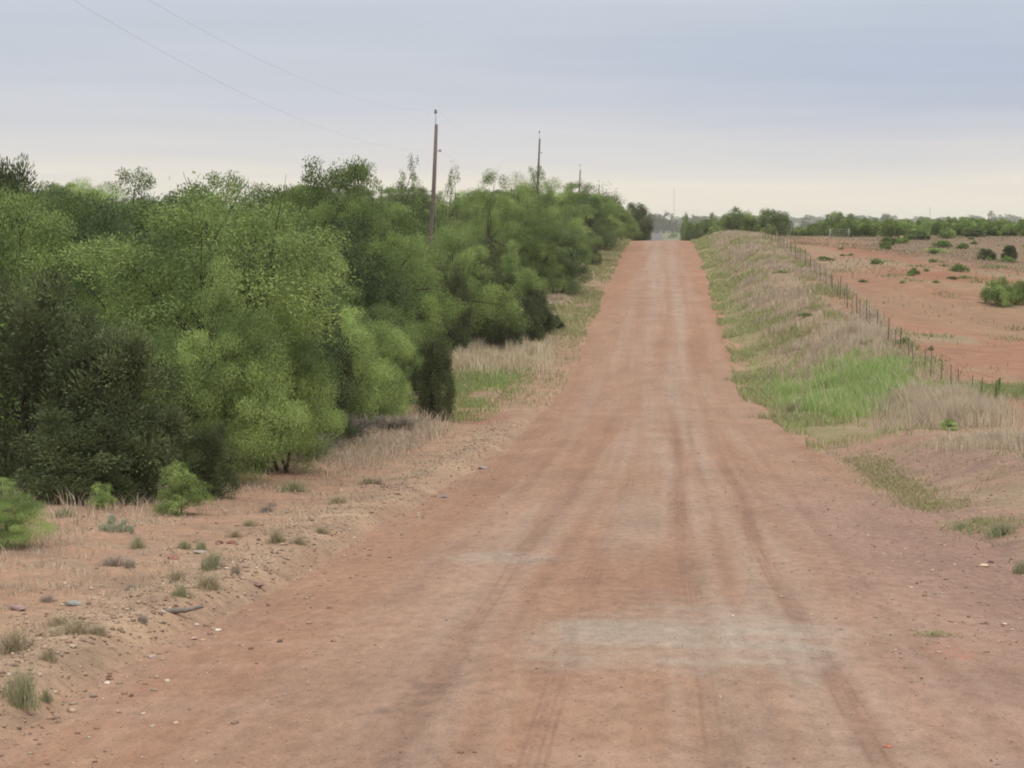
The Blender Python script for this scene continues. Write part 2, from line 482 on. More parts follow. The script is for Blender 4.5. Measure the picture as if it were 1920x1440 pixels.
# ------------------------------------------------------------------ ground and road
def spaced(a, b, fn):
    out = [a]
    while out[-1] < b: out.append(out[-1] + fn(out[-1]))
    return np.array(out)

ys = np.concatenate([-spaced(0, 60, lambda v: 0.8 + v * 0.08)[::-1][:-1],
                     spaced(0, 9, lambda v: 0.5),
                     spaced(9.2, 6600, lambda v: 0.085 if v < 30 else (0.085 + (v - 30) * 0.0045 if v < 400 else v * 0.012))])
xp = spaced(0, 6500, lambda v: 0.10 if v < 8.5 else (0.10 + (v - 8.5) * 0.045 if v < 300 else v * 0.06))
xs = np.concatenate([-xp[::-1][:-1], xp])

PALE = np.array([0.47, 0.300, 0.205]); RED = np.array([0.435, 0.205, 0.118]); MID = np.array([0.445, 0.255, 0.168])

def patch(x, y, cx, cy, rx, ry, seed=0, rough=0.6):
    q = ((x - cx) / rx) ** 2 + ((y - cy) / ry) ** 2
    return 1 - sstep(0.55, 1.25, np.sqrt(q) + rough * fbm(x / rx * 1.7, y / ry * 1.7, 70 + seed, 4))

def mixc(c, d, m): return c + (np.asarray(d) - c) * np.clip(m, 0, 1)[..., None]

def ground_color(x, y):
    u = x - road_x(y)
    left = u < 0
    t = np.where(left, edge_l(y) - u, u - edge_r(y))
    n = fbm(x * 0.25, y * 0.16, 51, 5); n2 = fbm(x * 1.3, y * 1.0, 52, 4); n3 = fbm(x * 0.05, y * 0.035, 53, 3)
    c = np.broadcast_to(MID, x.shape + (3,)).copy()
    # left verge pale sandy with stony windrow
    lv = left & (t > -0.3)
    c = mixc(c, [0.415, 0.255, 0.164], lv * (0.75 + 0.8 * n))
    c = mixc(c, [0.43, 0.30, 0.195], lv * np.exp(-((t - 0.6) / 0.7) ** 2) * (1 - sstep(45, 75, y)) * (0.8 + n2))
    c = mixc(c, [0.29, 0.195, 0.135], lv * sstep(0.0, 0.2, fbm(x * 3.1, y * 2.6, 58, 4)) * .55)
    c = mixc(c, [0.33, 0.25, 0.17], lv * sstep(0.02, 0.25, n2) * sstep(1, 3, t) * 0.6)
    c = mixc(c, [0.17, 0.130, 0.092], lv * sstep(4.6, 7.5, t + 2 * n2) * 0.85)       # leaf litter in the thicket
    # right verge: mauve gravel near, grassy slope, red field
    rv = (~left) & (t > -0.5)
    c = mixc(c, [0.36, 0.232, 0.166], rv * (1 - sstep(40, 52, y)) * 0.9)
    c = mixc(c, [0.27, 0.175, 0.135], rv * (1 - sstep(40, 52, y)) * sstep(0.0, 0.2, fbm(x * 2.4, y * 1.8, 59, 4)) * .6)
    c = mixc(c, [0.30, 0.225, 0.14], rv * (1 - sstep(42, 52, y)) * sstep(0.02, 0.2, n + 0.4 * n2) * sstep(0.4, 1.5, t) * 0.7)
    gr = rv * sstep(44, 52, y) * (1 - sstep(5.2, 6.6, t + n2))
    c = mixc(c, [0.33, 0.24, 0.155], gr * 0.85)
    c = mixc(c, [0.27, 0.25, 0.10], gr * (1 - sstep(1.2, 2.6, t + 1.5 * n)) * 0.6)
    fld = rv * sstep(5.2, 6.6, t + n2)
    c = mixc(c, [0.46, 0.232, 0.142], fld * (0.9 + 0.5 * n))
    c = mixc(c, [0.42, 0.275, 0.165], fld * sstep(-0.02, 0.16, n3 + 0.35 * n) * 0.65)
    c = mixc(c, [0.36, 0.29, 0.18], fld * sstep(0.04, 0.25, n + 0.4 * n2) * 0.7)
    c = mixc(c, [0.41, 0.185, 0.105], fld * sstep(0.08, 0.25, fbm(x * .12, y * .05, 57, 4)) * 0.7)
    c = mixc(c, [0.27, 0.205, 0.130], (~left) * sstep(118, 165, y + 22 * n + 0.7 * (u - 15)) * sstep(14, 22, u) * 0.75)
    # left far verge
    c = mixc(c, [0.34, 0.25, 0.15], lv * sstep(62, 95, y) * sstep(0.25, 1.2, t + n2) * 0.75)
    c = mixc(c, [0.40, 0.215, 0.145], left * np.exp(-((y - 56 - 0.4 * t) / 2.4) ** 2) * sstep(0.2, 1, t) * (1 - sstep(3.5, 6.0, t)))
    # far country
    c = mixc(c, [0.20, 0.20, 0.105], sstep(230, 330, y) * (np.abs(u) > 4.2))
    c = c * np.where((fld > 0.3) & (y < 260), 0.575, 0.70)[..., None]
    return np.clip(c * (1 + 0.30 * n + 0.22 * n2)[..., None], 0.02, 0.8)

def build_ground():
    X, Y = np.meshgrid(xs, ys)
    Z = ground_z(X, Y)
    V = np.stack([X, Y, Z], -1).reshape(-1, 3)
    nx, ny = len(xs), len(ys)
    i = np.arange(nx - 1)[None, :] + nx * np.arange(ny - 1)[:, None]
    F = np.stack([i, i + 1, i + 1 + nx, i + nx], -1).reshape(-1, 4)
    me = mesh_np('ground', V, F, M_SOIL, ground_color(X, Y).reshape(-1, 3), True)
    o = link('ground', me); tag(o, 'red sandy soil of the roadside and the open field', None, None, 'structure')
build_ground()

def road_color(x, y):
    u = x - road_x(y)
    n = fbm(u * 0.5, y * 0.22, 61, 5); lng = fbm(u * 2.0, y * 0.045, 62, 4); cross = fbm(u * 0.30, y * 2.2, 63, 4); n2 = fbm(u * 1.7, y * .45, 64, 4)
    c = np.broadcast_to([0.44, 0.262, 0.180], x.shape + (3,)).copy()
    c = mixc(c, [0.475, 0.325, 0.245], sstep(-0.05, 0.25, lng) * (1 - sstep(1.7, 3.2, np.abs(u))) * 0.8)
    c = mixc(c, [0.40, 0.215, 0.140], sstep(0.0, 0.28, -lng) * 0.7)
    c = mixc(c, [0.44, 0.225, 0.140], sstep(70, 130, y) * sstep(0.9, 2.6, np.abs(u)) * 0.6)
    c = mixc(c, [0.49, 0.335, 0.255], sstep(60, 110, y) * (np.exp(-((u - 0.9) / 0.35) ** 2) + np.exp(-((u + 0.55) / 0.4) ** 2)) * 0.6)
    # pinkish gravelly right side
    c = mixc(c, [0.43, 0.265, 0.205], sstep(0.8, 2.4, u + n) * (1 - sstep(26, 40, y)) * 0.75)
    c = mixc(c, [0.33, 0.195, 0.150], sstep(2.3, 3.6, u + 1.2 * n) * (1 - sstep(24, 36, y)) * 0.6)
    near = 1 - sstep(45, 70, y)
    c = mixc(c, [0.37, 0.205, 0.140], (1 - sstep(16, 24, y)) * sstep(0.10, 0.26, cross) * 0.28)
    c = mixc(c, [0.50, 0.34, 0.26], (1 - sstep(16, 24, y)) * sstep(0.10, 0.28, -cross) * 0.22)
    # dark wheel tracks
    for tx, w, a in ((-1.55, 0.17, .6), (-1.05, .10, .35), (0.36, 0.15, .75), (0.70, 0.08, .4), (1.25, 0.12, .45), (2.2, .1, .3), (-2.4, .12, .3)):
        cc = tx + 0.22 * fbm(y * 0.06, y * 0 + tx, 33, 2) * 2
        c = mixc(c, [0.305, 0.165, 0.115], near * np.exp(-((u - cc) / w) ** 2) * a * np.clip(0.66 + 2.0 * fbm(y * .13 + tx * 9, u * .8, 68, 3), 0, 1.1))
        c = mixc(c, [0.50, 0.345, 0.265], near * np.exp(-((np.abs(u - cc) - w * 1.6) / 0.06) ** 2) * a * np.clip(0.25 + 2 * fbm(y * .2 + tx * 5, u * .6, 69, 3), 0, .7))
    for tx in (-1.55, 0.36, 1.25, -0.6):
        cc = tx + 0.22 * fbm(y * 0.06, y * 0 + tx, 33, 2) * 2
        for o_ in (-.075, -.025, .025, .075):
            c = mixc(c, [0.31, 0.17, 0.12], (1 - sstep(32, 48, y)) * np.exp(-((u - cc - o_) / 0.013) ** 2) * np.clip(.5 + 3 * fbm(y * .35 + tx, y * 0 + o_ * 30, 140, 3), 0, .6))
    # pale caliche scraped across the middle
    st = sstep(-0.16, 0.10, fbm(u * 0.35, y * 3.2, 66, 3))
    cal = patch(u, y, 0.30, 15.0, 1.25, 2.1, 3, 1.1) * (0.35 + 0.65 * st)
    cal = np.maximum(cal, 0.95 * patch(u, y, 0.75, 14.2, 0.60, 1.1, 4, 1.1) * (.5 + .5 * st))
    cal = np.maximum(cal, 0.55 * patch(u, y, -1.85, 21.2, 0.75, 0.8, 5, 0.6))
    cal = np.maximum(cal, 0.45 * patch(u, y, -0.3, 27, 0.5, 6.5, 8, 0.6))
    c = mixc(c, [0.52, 0.44, 0.36], cal * 0.60)
    trk = np.exp(-((u - 0.42) / 0.10) ** 2) + 0.7 * np.exp(-((u - 0.98) / 0.07) ** 2)
    c = mixc(c, [0.40, 0.27, 0.19], trk * (y < 20) * 0.45)
    # damp broken holes
    sp = sstep(-0.05, 0.18, fbm(u * 9, y * 9, 67, 3))
    for px, py, rx, ry, s in ((820, 1305, .16, .55, 0), (955, 1042, .15, .45, 1), (730, 1332, .10, .2, 2), (1010, 1052, .2, .2, 3)):
        p = on_ground(px, py)
        c = mixc(c, [0.20, 0.125, 0.095], patch(u, y, p[0], p[1], rx * 1.2, ry * 1.3, 10 + s, 1.0) * (0.03 + 0.38 * sp))
    p = on_ground(1775, 1222)
    c = mixc(c, [0.52, 0.24, 0.165], patch(u, y, p[0], p[1], .2, .5, 21, 0.8) * (0.15 + .6 * sp))
    # beyond the crest the grey of the haze is painted into the road colour
    c = mixc(c, [0.15, 0.135, 0.14], sstep(300, 420, y))
    return np.clip(c * np.array([0.630, 0.640, 0.620]) * (1 + 0.13 * n + 0.12 * n2)[..., None], 0.03, 0.85)

def build_road():
    yr = np.concatenate([-spaced(0, 60, lambda v: 0.8 + v * 0.08)[::-1][:-1], spaced(0, 9, lambda v: 0.5),
                         spaced(9.1, 3000, lambda v: 0.07 if v < 24 else (0.07 + (v - 24) * 0.010 if v < 400 else v * 0.008))])
    ur = np.linspace(-4.9, 4.9, 393)
    U, Y = np.meshgrid(ur, yr)
    X = U + road_x(Y)
    Z = road_z(X, Y)
    V = np.stack([X, Y, Z], -1).reshape(-1, 3)
    nx, ny = len(ur), len(yr)
    i = np.arange(nx - 1)[None, :] + nx * np.arange(ny - 1)[:, None]
    F = np.stack([i, i + 1, i + 1 + nx, i + nx], -1).reshape(-1, 4)
    me = mesh_np('dirt_road', V, F, M_ROAD, road_color(X, Y).reshape(-1, 3), True)
    o = link('dirt_road', me); tag(o, 'graded red dirt road running over the rise', None, None, 'structure')
build_road()

# ------------------------------------------------------------------ loose gravel and pebbles
ICO_V = None
def ico():
    global ICO_V
    if ICO_V is None:
        g = (1 + 5 ** .5) / 2
        v = np.array([(-1, g, 0), (1, g, 0), (-1, -g, 0), (1, -g, 0), (0, -1, g), (0, 1, g), (0, -1, -g), (0, 1, -g), (g, 0, -1), (g, 0, 1), (-g, 0, -1), (-g, 0, 1)], float)
        v /= np.linalg.norm(v[0])
        f = np.array([(0, 11, 5), (0, 5, 1), (0, 1, 7), (0, 7, 10), (0, 10, 11), (1, 5, 9), (5, 11, 4), (11, 10, 2), (10, 7, 6), (7, 1, 8),
                      (3, 9, 4), (3, 4, 2), (3, 2, 6), (3, 6, 8), (3, 8, 9), (4, 9, 5), (2, 4, 11), (6, 2, 10), (8, 6, 7), (9, 8, 1)])
        ICO_V = (v, f)
    return ICO_V

def stones_mesh(name, x, y, size, cols, sink=0.3):
    n = len(x); v, f = ico()
    S = size[:, None] * rng.uniform(0.55, 1.25, (n, 3)) * np.array([1.15, 1.15, 0.75])
    V = v[None] * (1 + rng.uniform(-.22, .22, (n, 12, 1))) * S[:, None, :]
    a = rng.uniform(0, 6.28, n); ca, sa = np.cos(a), np.sin(a)
    X = V[..., 0] * ca[:, None] - V[..., 1] * sa[:, None]; Y = V[..., 0] * sa[:, None] + V[..., 1] * ca[:, None]
    z = surf_z(x, y)
    V = np.stack([X + x[:, None], Y + y[:, None], V[..., 2] + (z + size * (0.55 - sink))[:, None]], -1).reshape(-1, 3)
    F = (f[None] + 12 * np.arange(n)[:, None, None]).reshape(-1, 3)
    return mesh_np(name, V, F, M_STONE, np.repeat(cols, 12, axis=0))

def stone_cols(n, base, spread=0.3):
    b = np.array(base)[rng.integers(0, len(base), n)]
    return np.clip(b * 0.74 * rng.uniform(1 - spread, 1 + spread, (n, 1)), 0.03, 0.8)

def build_gravel():
    PAL = [(0.46, 0.33, 0.23), (0.53, 0.42, 0.31), (0.36, 0.23, 0.17), (0.42, 0.29, 0.21), (0.44, 0.31, 0.22), (0.36, 0.25, 0.19)]
    n = 8000
    y = 9.5 + 45 * rng.random(n) ** 1.6
    t = np.where(rng.random(n) < .8, rng.normal(0.6, 0.36, n), rng.normal(.2, .7, n))
    x = edge_l(y) - t
    size = 0.007 + 0.020 * rng.random(n) ** 4
    a = [(x, y, size)]
    n = 5200                                      # right shoulder
    y = 14 + 30 * rng.random(n) ** 1.2; x = edge_r(y) + rng.normal(0.6, 1.4, n)
    a.append((x, y, 0.006 + 0.016 * rng.random(n) ** 3.5))
    n = 2600                                      # left verge
    y = 10 + 42 * rng.random(n) ** 1.4; x = edge_l(y) - 0.5 - 4.5 * rng.random(n)
    a.append((x, y, 0.008 + 0.022 * rng.random(n) ** 4))
    x, y, s = [np.concatenate(k) for k in zip(*a)]
    o = link('gravel', stones_mesh('gravel', x, y, s, stone_cols(len(x), PAL)))
    tag(o, 'loose gravel heaped along both edges of the road', None, None, 'stuff')
    n = 2200
    y = 9.5 + 26 * rng.random(n) ** 1.3; x = rng.uniform(-3.7, 4.0, n)
    s = 0.004 + 0.009 * rng.random(n) ** 4
    s[x > 1.8] *= 1.25
    o = link('pebbles', stones_mesh('pebbles', x, y, s, stone_cols(n, [(0.36, 0.22, 0.16), (0.45, 0.29, 0.21), (0.58, 0.44, 0.35), (0.32, 0.20, 0.16)])))
    tag(o, 'fine pebbles scattered over the road surface', None, None, 'stuff')
build_gravel()

# ------------------------------------------------------------------ vegetation prototypes
def dirs(n, up=0.0):
    v = rng.normal(size=(n, 3)); v[:, 2] += up
    return v / np.linalg.norm(v, axis=1)[:, None]

def leaf_quads(P, D, length, width, tint, out=None):
    """pointed leaf sprays: one diamond each, along D, facing roughly outwards"""
    n = len(P)
    W = np.cross(D, dirs(n) if out is None else out + 0.55 * dirs(n)); W /= np.linalg.norm(W, axis=1)[:, None] + 1e-9
    l = length[:, None]; w = width[:, None]
    V = np.stack([P, P + D * l * .45 + W * w * .5, P + D * l, P + D * l * .45 - W * w * .5], 1).reshape(-1, 3)
    F = np.arange(4 * n).reshape(-1, 4)
    return V, F, np.repeat(tint, 4)[:, None] * np.ones(3)

def fit(H, W, *arrs):
    """scale to the nominal height and spread"""
    V = arrs[0]
    kz = H / np.percentile(V[:, 2], 99.0); kr = (W / 2) / np.percentile(np.hypot(V[:, 0], V[:, 1]), 97)
    return [a * [kr, kr, kz] for a in arrs]

def crown_mesquite(name, H, W, nclump, nleaf, mat, seed, low=0.25, clump_r=(0.10, 0.2), leaf=(0.10, 0.030), droop=0.35, under=0.62, flat=1.0):
    global rng
    keep = rng; rng = np.random.default_rng(seed)
    cents = []
    tries = 0
    while len(cents) < nclump and tries < 6000:
        tries += 1
        p = rng.uniform(-1, 1, 3); p[2] = rng.uniform(0, 1) ** 0.75
        q = math.sqrt(p[0] ** 2 + p[1] ** 2 + p[2] ** 2)
        if q > 1 or q < 0.35: continue
        lob = (under + (1 - under) * min(1.0, p[2] / .45)) * (0.86 + 0.38 * math.sin(3 * math.atan2(p[1], p[0]) + seed) * (1 - p[2]) + 0.15 * rng.normal())
        c = np.array([p[0] * W / 2 * lob * .86, p[1] * W / 2 * lob * .86, H * (low + (0.86 - low) * p[2]) * (0.95 + 0.08 * rng.normal())])
        if cents and min(np.linalg.norm((c - k[0]) * [1, 1, 1.25]) for k in cents) < 0.125 * W: continue
        r = rng.uniform(*clump_r) * W * (1.15 - 0.35 * p[2])
        cents.append((c, r))
    Vs = []
    for c, r in cents:
        n = int(nleaf * (r / (clump_r[1] * W)) ** 1.8 * rng.uniform(0.8, 1.15)) + 20
        k = 9
        sub = dirs(k, 0.45) * r * np.array([.85, .85, .48 * flat]) * rng.uniform(.75, 1.2, (k, 1))
        sr = r * rng.uniform(.34, .58, k)
        w_ = rng.integers(0, k, n)
        d = dirs(n, 0.15)
        P = c + sub[w_] + d * (sr[w_] * rng.random(n) ** 0.40)[:, None] * np.array([1.15, 1.15, 0.66 * flat])
        o_ = P - c; o_ /= np.linalg.norm(o_, axis=1)[:, None] + 1e-6
        d = d * .6 + o_ * .5 + np.array([0, 0, .25]); d /= np.linalg.norm(d, axis=1)[:, None]
        D = d * 0.55 + dirs(n) * 0.8; D[:, 2] -= droop * rng.random(n); D /= np.linalg.norm(D, axis=1)[:, None]
        t0 = np.clip(0.45 + 0.26 * rng.normal() + .16 * rng.normal(size=k), 0, 1)
        tint = np.clip(t0[w_] + 0.14 * rng.normal(size=n), 0, 1)
        Vs.append(leaf_quads(P, D, leaf[0] * rng.uniform(.6, 1.4, n), leaf[1] * rng.uniform(.6, 1.4, n), tint, d))
    V, F, C = join(Vs)
    V0, F0, C0 = V, F, C
    # trunk and limbs
    parts = []
    ns = max(2, min(5, nclump // 9))
    bases = [np.array([rng.normal() * .05 * W, rng.normal() * .05 * W, -0.25]) for _ in range(ns)]
    forks = []
    for b in bases:
        a = rng.uniform(0, 6.28); out = rng.uniform(.10, .24) * W
        e = np.array([math.cos(a) * out, math.sin(a) * out, H * rng.uniform(.32, .5)])
        m = (b + e) / 2 + rng.normal(size=3) * 0.04 * W
        parts.append(tube([b, m, e], np.array([.020, .015, .011]) * H, 6)); forks.append(e)
    for c, r in cents:
        e = min(forks, key=lambda f: np.linalg.norm(f - c) + rng.random() * .15 * W)
        m = (e + c) / 2 + rng.normal(size=3) * .045 * W + np.array([0, 0, -.03 * H])
        parts.append(tube([e, m, c], np.array([.009, .006, .002]) * H * .9, 4, False))
        for _ in range(1):
            q = c + dirs(1, .5)[0] * r * 1.0
            parts.append(tube([m * .4 + c * .6, q], [.003 * H, .001 * H], 3, False))
    V, F, _ = join(parts)
    V0, V = fit(H, W, V0, V)
    me = mesh_np(name, V0, F0, mat, C0)
    tr = mesh_np(name + '_wood', V, F, M_BARK, None, True)
    rng = keep
    return dict(crown=me, trunk=tr, H=H, W=W)

def crown_juniper(name, H, W, nclump, nleaf, mat, seed, cone=0.5):
    global rng
    keep = rng; rng = np.random.default_rng(seed)
    Vs = []; cents = []; tries = 0
    spires = [(rng.normal() * .16 * W, rng.normal() * .16 * W, H * rng.uniform(.80, 1.0)) for _ in range(4)] + [(0, 0, H * .96)]
    while len(cents) < nclump and tries < 8000:
        tries += 1
        sx, sy, sh = spires[rng.integers(0, len(spires))]
        h = rng.uniform(0.02, 0.94) ** 0.9
        prof = (1 - h) ** cone * (0.72 + 0.55 * min(h / .28, 1)) / 1.1
        a = rng.uniform(0, 6.28); rr = W / 2 * .74 * prof * math.sqrt(rng.uniform(.2, 1))
        c = np.array([sx * (.6 + .4 * h) + math.cos(a) * rr, sy * (.6 + .4 * h) + math.sin(a) * rr, h * sh])
        if cents and min(np.linalg.norm(c - k[0]) for k in cents) < 0.055 * W: continue
        cents.append((c, W * rng.uniform(.075, .135)))
    axis = np.array([0, 0, H * .45])
    for c, r in cents:
        n = int(nleaf * rng.uniform(.7, 1.3))
        o = (c - axis) * np.array([1, 1, .3]); o /= np.linalg.norm(o) + 1e-6
        d = dirs(n) + o * 0.35 + np.array([0, 0, .25]); d /= np.linalg.norm(d, axis=1)[:, None]
        P = c + d * (r * rng.random(n) ** .6)[:, None] * np.array([.95, .95, 1.15])
        P[:, 2] = np.maximum(P[:, 2], 0.02)
        D = d + dirs(n) * .45 + np.array([0, 0, .35]); D /= np.linalg.norm(D, axis=1)[:, None]
        t0 = np.clip(.40 + .27 * rng.normal(), 0, 1)
        Vs.append(leaf_quads(P, D, .085 * rng.uniform(.6, 1.5, n), .030 * rng.uniform(.6, 1.4, n), np.clip(t0 + .18 * rng.normal(size=n), 0, 1), d))
    V0, F0, C0 = join(Vs)
    parts = []
    for sx, sy, sh in spires:
        parts.append(tube([(sx * .2, sy * .2, -.25), (sx * .6, sy * .6, sh * .4), (sx, sy, sh * .85)], np.array([.022, .014, .004]) * H, 6))
    for c, r in cents[::2]:
        b = np.array([c[0] * .15, c[1] * .15, max(0.05, c[2] - .25 * np.linalg.norm(c[:2]) - .05 * H)])
        parts.append(tube([b, (b + c) / 2 + rng.normal(size=3) * .02 * W, c], np.array([.007, .005, .002]) * H, 4, False))
    V, F, _ = join(parts)
    V0, V = fit(H, W, V0, V)
    me = mesh_np(name, V0, F0, mat, C0)
    tr = mesh_np(name + '_wood', V, F, M_BARK, None, True)
    rng = keep
    return dict(crown=me, trunk=tr, H=H, W=W)

def crown_twigs(name, H, W, seed, n=260, leafy=0, leafmat=None):
    """leafless grey brush: fans of fine twigs"""
    global rng
    keep = rng; rng = np.random.default_rng(seed)
    big, fine = [], []
    lp = []
    for k in range(9):
        a = rng.uniform(0, 6.28); o = rng.uniform(.1, .40) * W
        e = np.array([math.cos(a) * o, math.sin(a) * o, H * rng.uniform(.55, .85)])
        b = np.array([rng.normal() * .05 * W, rng.normal() * .05 * W, -.2]); m = (b + e) / 2 + np.array([math.cos(a), math.sin(a), 0]) * -.06 * W
        big.append(tube([b, m, e], np.array([.012, .009, .005]) * H, 5))
        for j in range(n // 9):
            f = rng.uniform(.35, 1); s = b * (1 - f) + e * f if f < .5 else m * (1 - f) * 2 + e * (2 * f - 1)
            d = dirs(1, .7)[0]; l = rng.uniform(.12, .30) * H
            q = s + d * l; q2 = q + dirs(1, .6)[0] * l * .5
            fine.append(tube([s, q, q2], np.array([.0048, .0034, .0016]) * H, 3, False))
            lp += [q, q2, (q + q2) / 2]
    V, F, _ = join(big)
    tr = mesh_np(name + '_wood', V, F, M_BARK, None, True)
    Vf, Ff, _ = join(fine)
    if leafy:
        lp = np.array(lp); P = np.repeat(lp, leafy, 0) + rng.normal(size=(len(lp) * leafy, 3)) * .045 * H
        nn = len(P)
        V2, F2, C2 = leaf_quads(P, dirs(nn, .1), .13 * rng.uniform(.6, 1.4, nn), .065 * rng.uniform(.6, 1.4, nn), np.clip(.5 + .25 * rng.normal(size=nn), 0, 1))
        F2 = np.concatenate([F2[:, :3], F2[:, [0, 2, 3]]])
        me = mesh_np(name, V2, F2, leafmat, C2)
        V3, F3, _ = join([(V, F), (Vf, Ff)])
        tr = mesh_np(name + '_wood', V3, F3, M_BARK, None, True)
    else:
        me = mesh_np(name, Vf, Ff, M_TWIG, None)
    H = max(v.co.z for v in me.vertices)
    rng = keep
    return dict(crown=me, trunk=tr, H=H, W=W)

PROTO = {
    'mesq': [crown_mesquite('mesquite_crown', 4.6, 5.6, 24, 5400, M_MESQ, 100 + k, low=0.12, leaf=(0.064, 0.0185), clump_r=(.12, .19)) for k in range(5)],
    'hack': [crown_mesquite('hackberry_crown', 5.0, 5.4, 26, 4800, M_GREEN, 200 + k, low=0.12, leaf=(0.050, 0.0245), droop=.2, clump_r=(.11, .18)) for k in range(4)],
    'mesq_low': [crown_mesquite('mesquite_crown', 4.2, 5.4, 30, 4700, M_MESQ, 130 + k, low=0.09, leaf=(0.064, 0.0185), clump_r=(.12, .19), under=1.0) for k in range(3)],
    'hack_low': [crown_mesquite('hackberry_crown', 4.4, 5.2, 30, 4200, M_GREEN, 230 + k, low=0.09, leaf=(0.050, 0.0245), droop=.2, clump_r=(.11, .18), under=1.0) for k in range(3)],
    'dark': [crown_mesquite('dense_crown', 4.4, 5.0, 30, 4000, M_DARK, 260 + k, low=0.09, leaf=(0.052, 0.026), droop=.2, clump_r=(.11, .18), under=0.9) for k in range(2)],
    'scrub': [crown_mesquite('scrub_crown', 2.3, 4.4, 34, 900, M_GREEN if k else M_MESQ, 280 + k, low=0.12, leaf=(0.115, 0.05), droop=.15, clump_r=(.09, .15), under=1.1, flat=1.7) for k in range(3)],
    'jun': [crown_juniper('juniper_crown', 3.6, 3.4, 120, 330, M_JUN, 300 + k, (.5, .75, .4, .6)[k]) for k in range(4)],
    'airy': [crown_mesquite('airy_crown', 5.5, 4.2, 38, 420, M_GREEN, 400 + k, under=1.0, flat=1.4, low=0.15, leaf=(0.085, 0.034), clump_r=(.07, .13)) for k in range(3)],
    'pale': [crown_twigs('pale_crown', 5.5, 5.5, 500, 420, 14, M_PALE)],
    'sprig': [crown_twigs('sparse_crown', 5.5, 3.6, 510, 170, 12, M_GREEN)],
    'grey': [crown_twigs('grey_brush', 2.6, 2.8, 520, 520)],
    'sap': [crown_mesquite('sapling_crown', 1.3, 1.5, 24, 800, M_MESQ, 600 + k, low=0.08, leaf=(0.050, 0.014), clump_r=(.10, .20), under=1.05) for k in range(3)],
    'shrub': [crown_mesquite('shrub_crown', 1.6, 2.6, 24, 800, M_GREEN, 620 + k, low=0.08, leaf=(0.070, 0.032), clump_r=(.09, .18), under=1.05) for k in range(2)],
    'far': [crown_mesquite('far_crown', 7.0, 8.5, 28, 260, M_FAR, 700 + k, low=0.06, leaf=(0.34, 0.22), clump_r=(.11, .20), under=1.0) for k in range(3)],
}
KIND = {'scrub': ('bush', 'bush'), 'dark': ('dense_tree', 'tree'), 'mesq_low': ('mesquite_tree', 'tree'), 'hack_low': ('hackberry_tree', 'tree'), 'mesq': ('mesquite_tree', 'tree'), 'hack': ('hackberry_tree', 'tree'), 'jun': ('juniper_tree', 'tree'), 'airy': ('hackberry_tree', 'tree'),
        'pale': ('budding_tree', 'tree'), 'sprig': ('sparse_tree', 'tree'), 'grey': ('leafless_bush', 'bush'), 'sap': ('mesquite_sapling', 'sapling'),
        'shrub': ('shrub', 'shrub'), 'far': ('distant_tree', 'tree')}
_pick = random.Random(5)

def plant(kind, px, py, wpx, d, label, group=None, base=None, cat=None, name=None, variant=None, minh=0.2, wmin=(0.55, 0.84)):
    """a plant of real size rooted in the ground at distance d, its top on the sight line px, py"""
    p = at(px, py, d)
    zb = float(surf_z(np.array([p[0]]), np.array([d]))[0])
    h = max(minh, p[2] - zb); w = max(wpx * d / F_PX, h * wmin[0 if kind == 'jun' else 1] if kind in ('jun', 'mesq', 'hack', 'mesq_low', 'hack_low', 'dark') else 0)
    pr = PROTO[kind][variant if variant is not None else _pick.randrange(len(PROTO[kind]))]
    s = (w / pr['W'], w / pr['W'], h / pr['H'])
    nm, ct = KIND[kind]
    o = thing(name or nm, label, cat or ct, (p[0], d, zb - 0.02), _pick.uniform(0, 6.28), group, s)
    link('crown', pr['crown'], o); link('trunk', pr['trunk'], o)
    return o

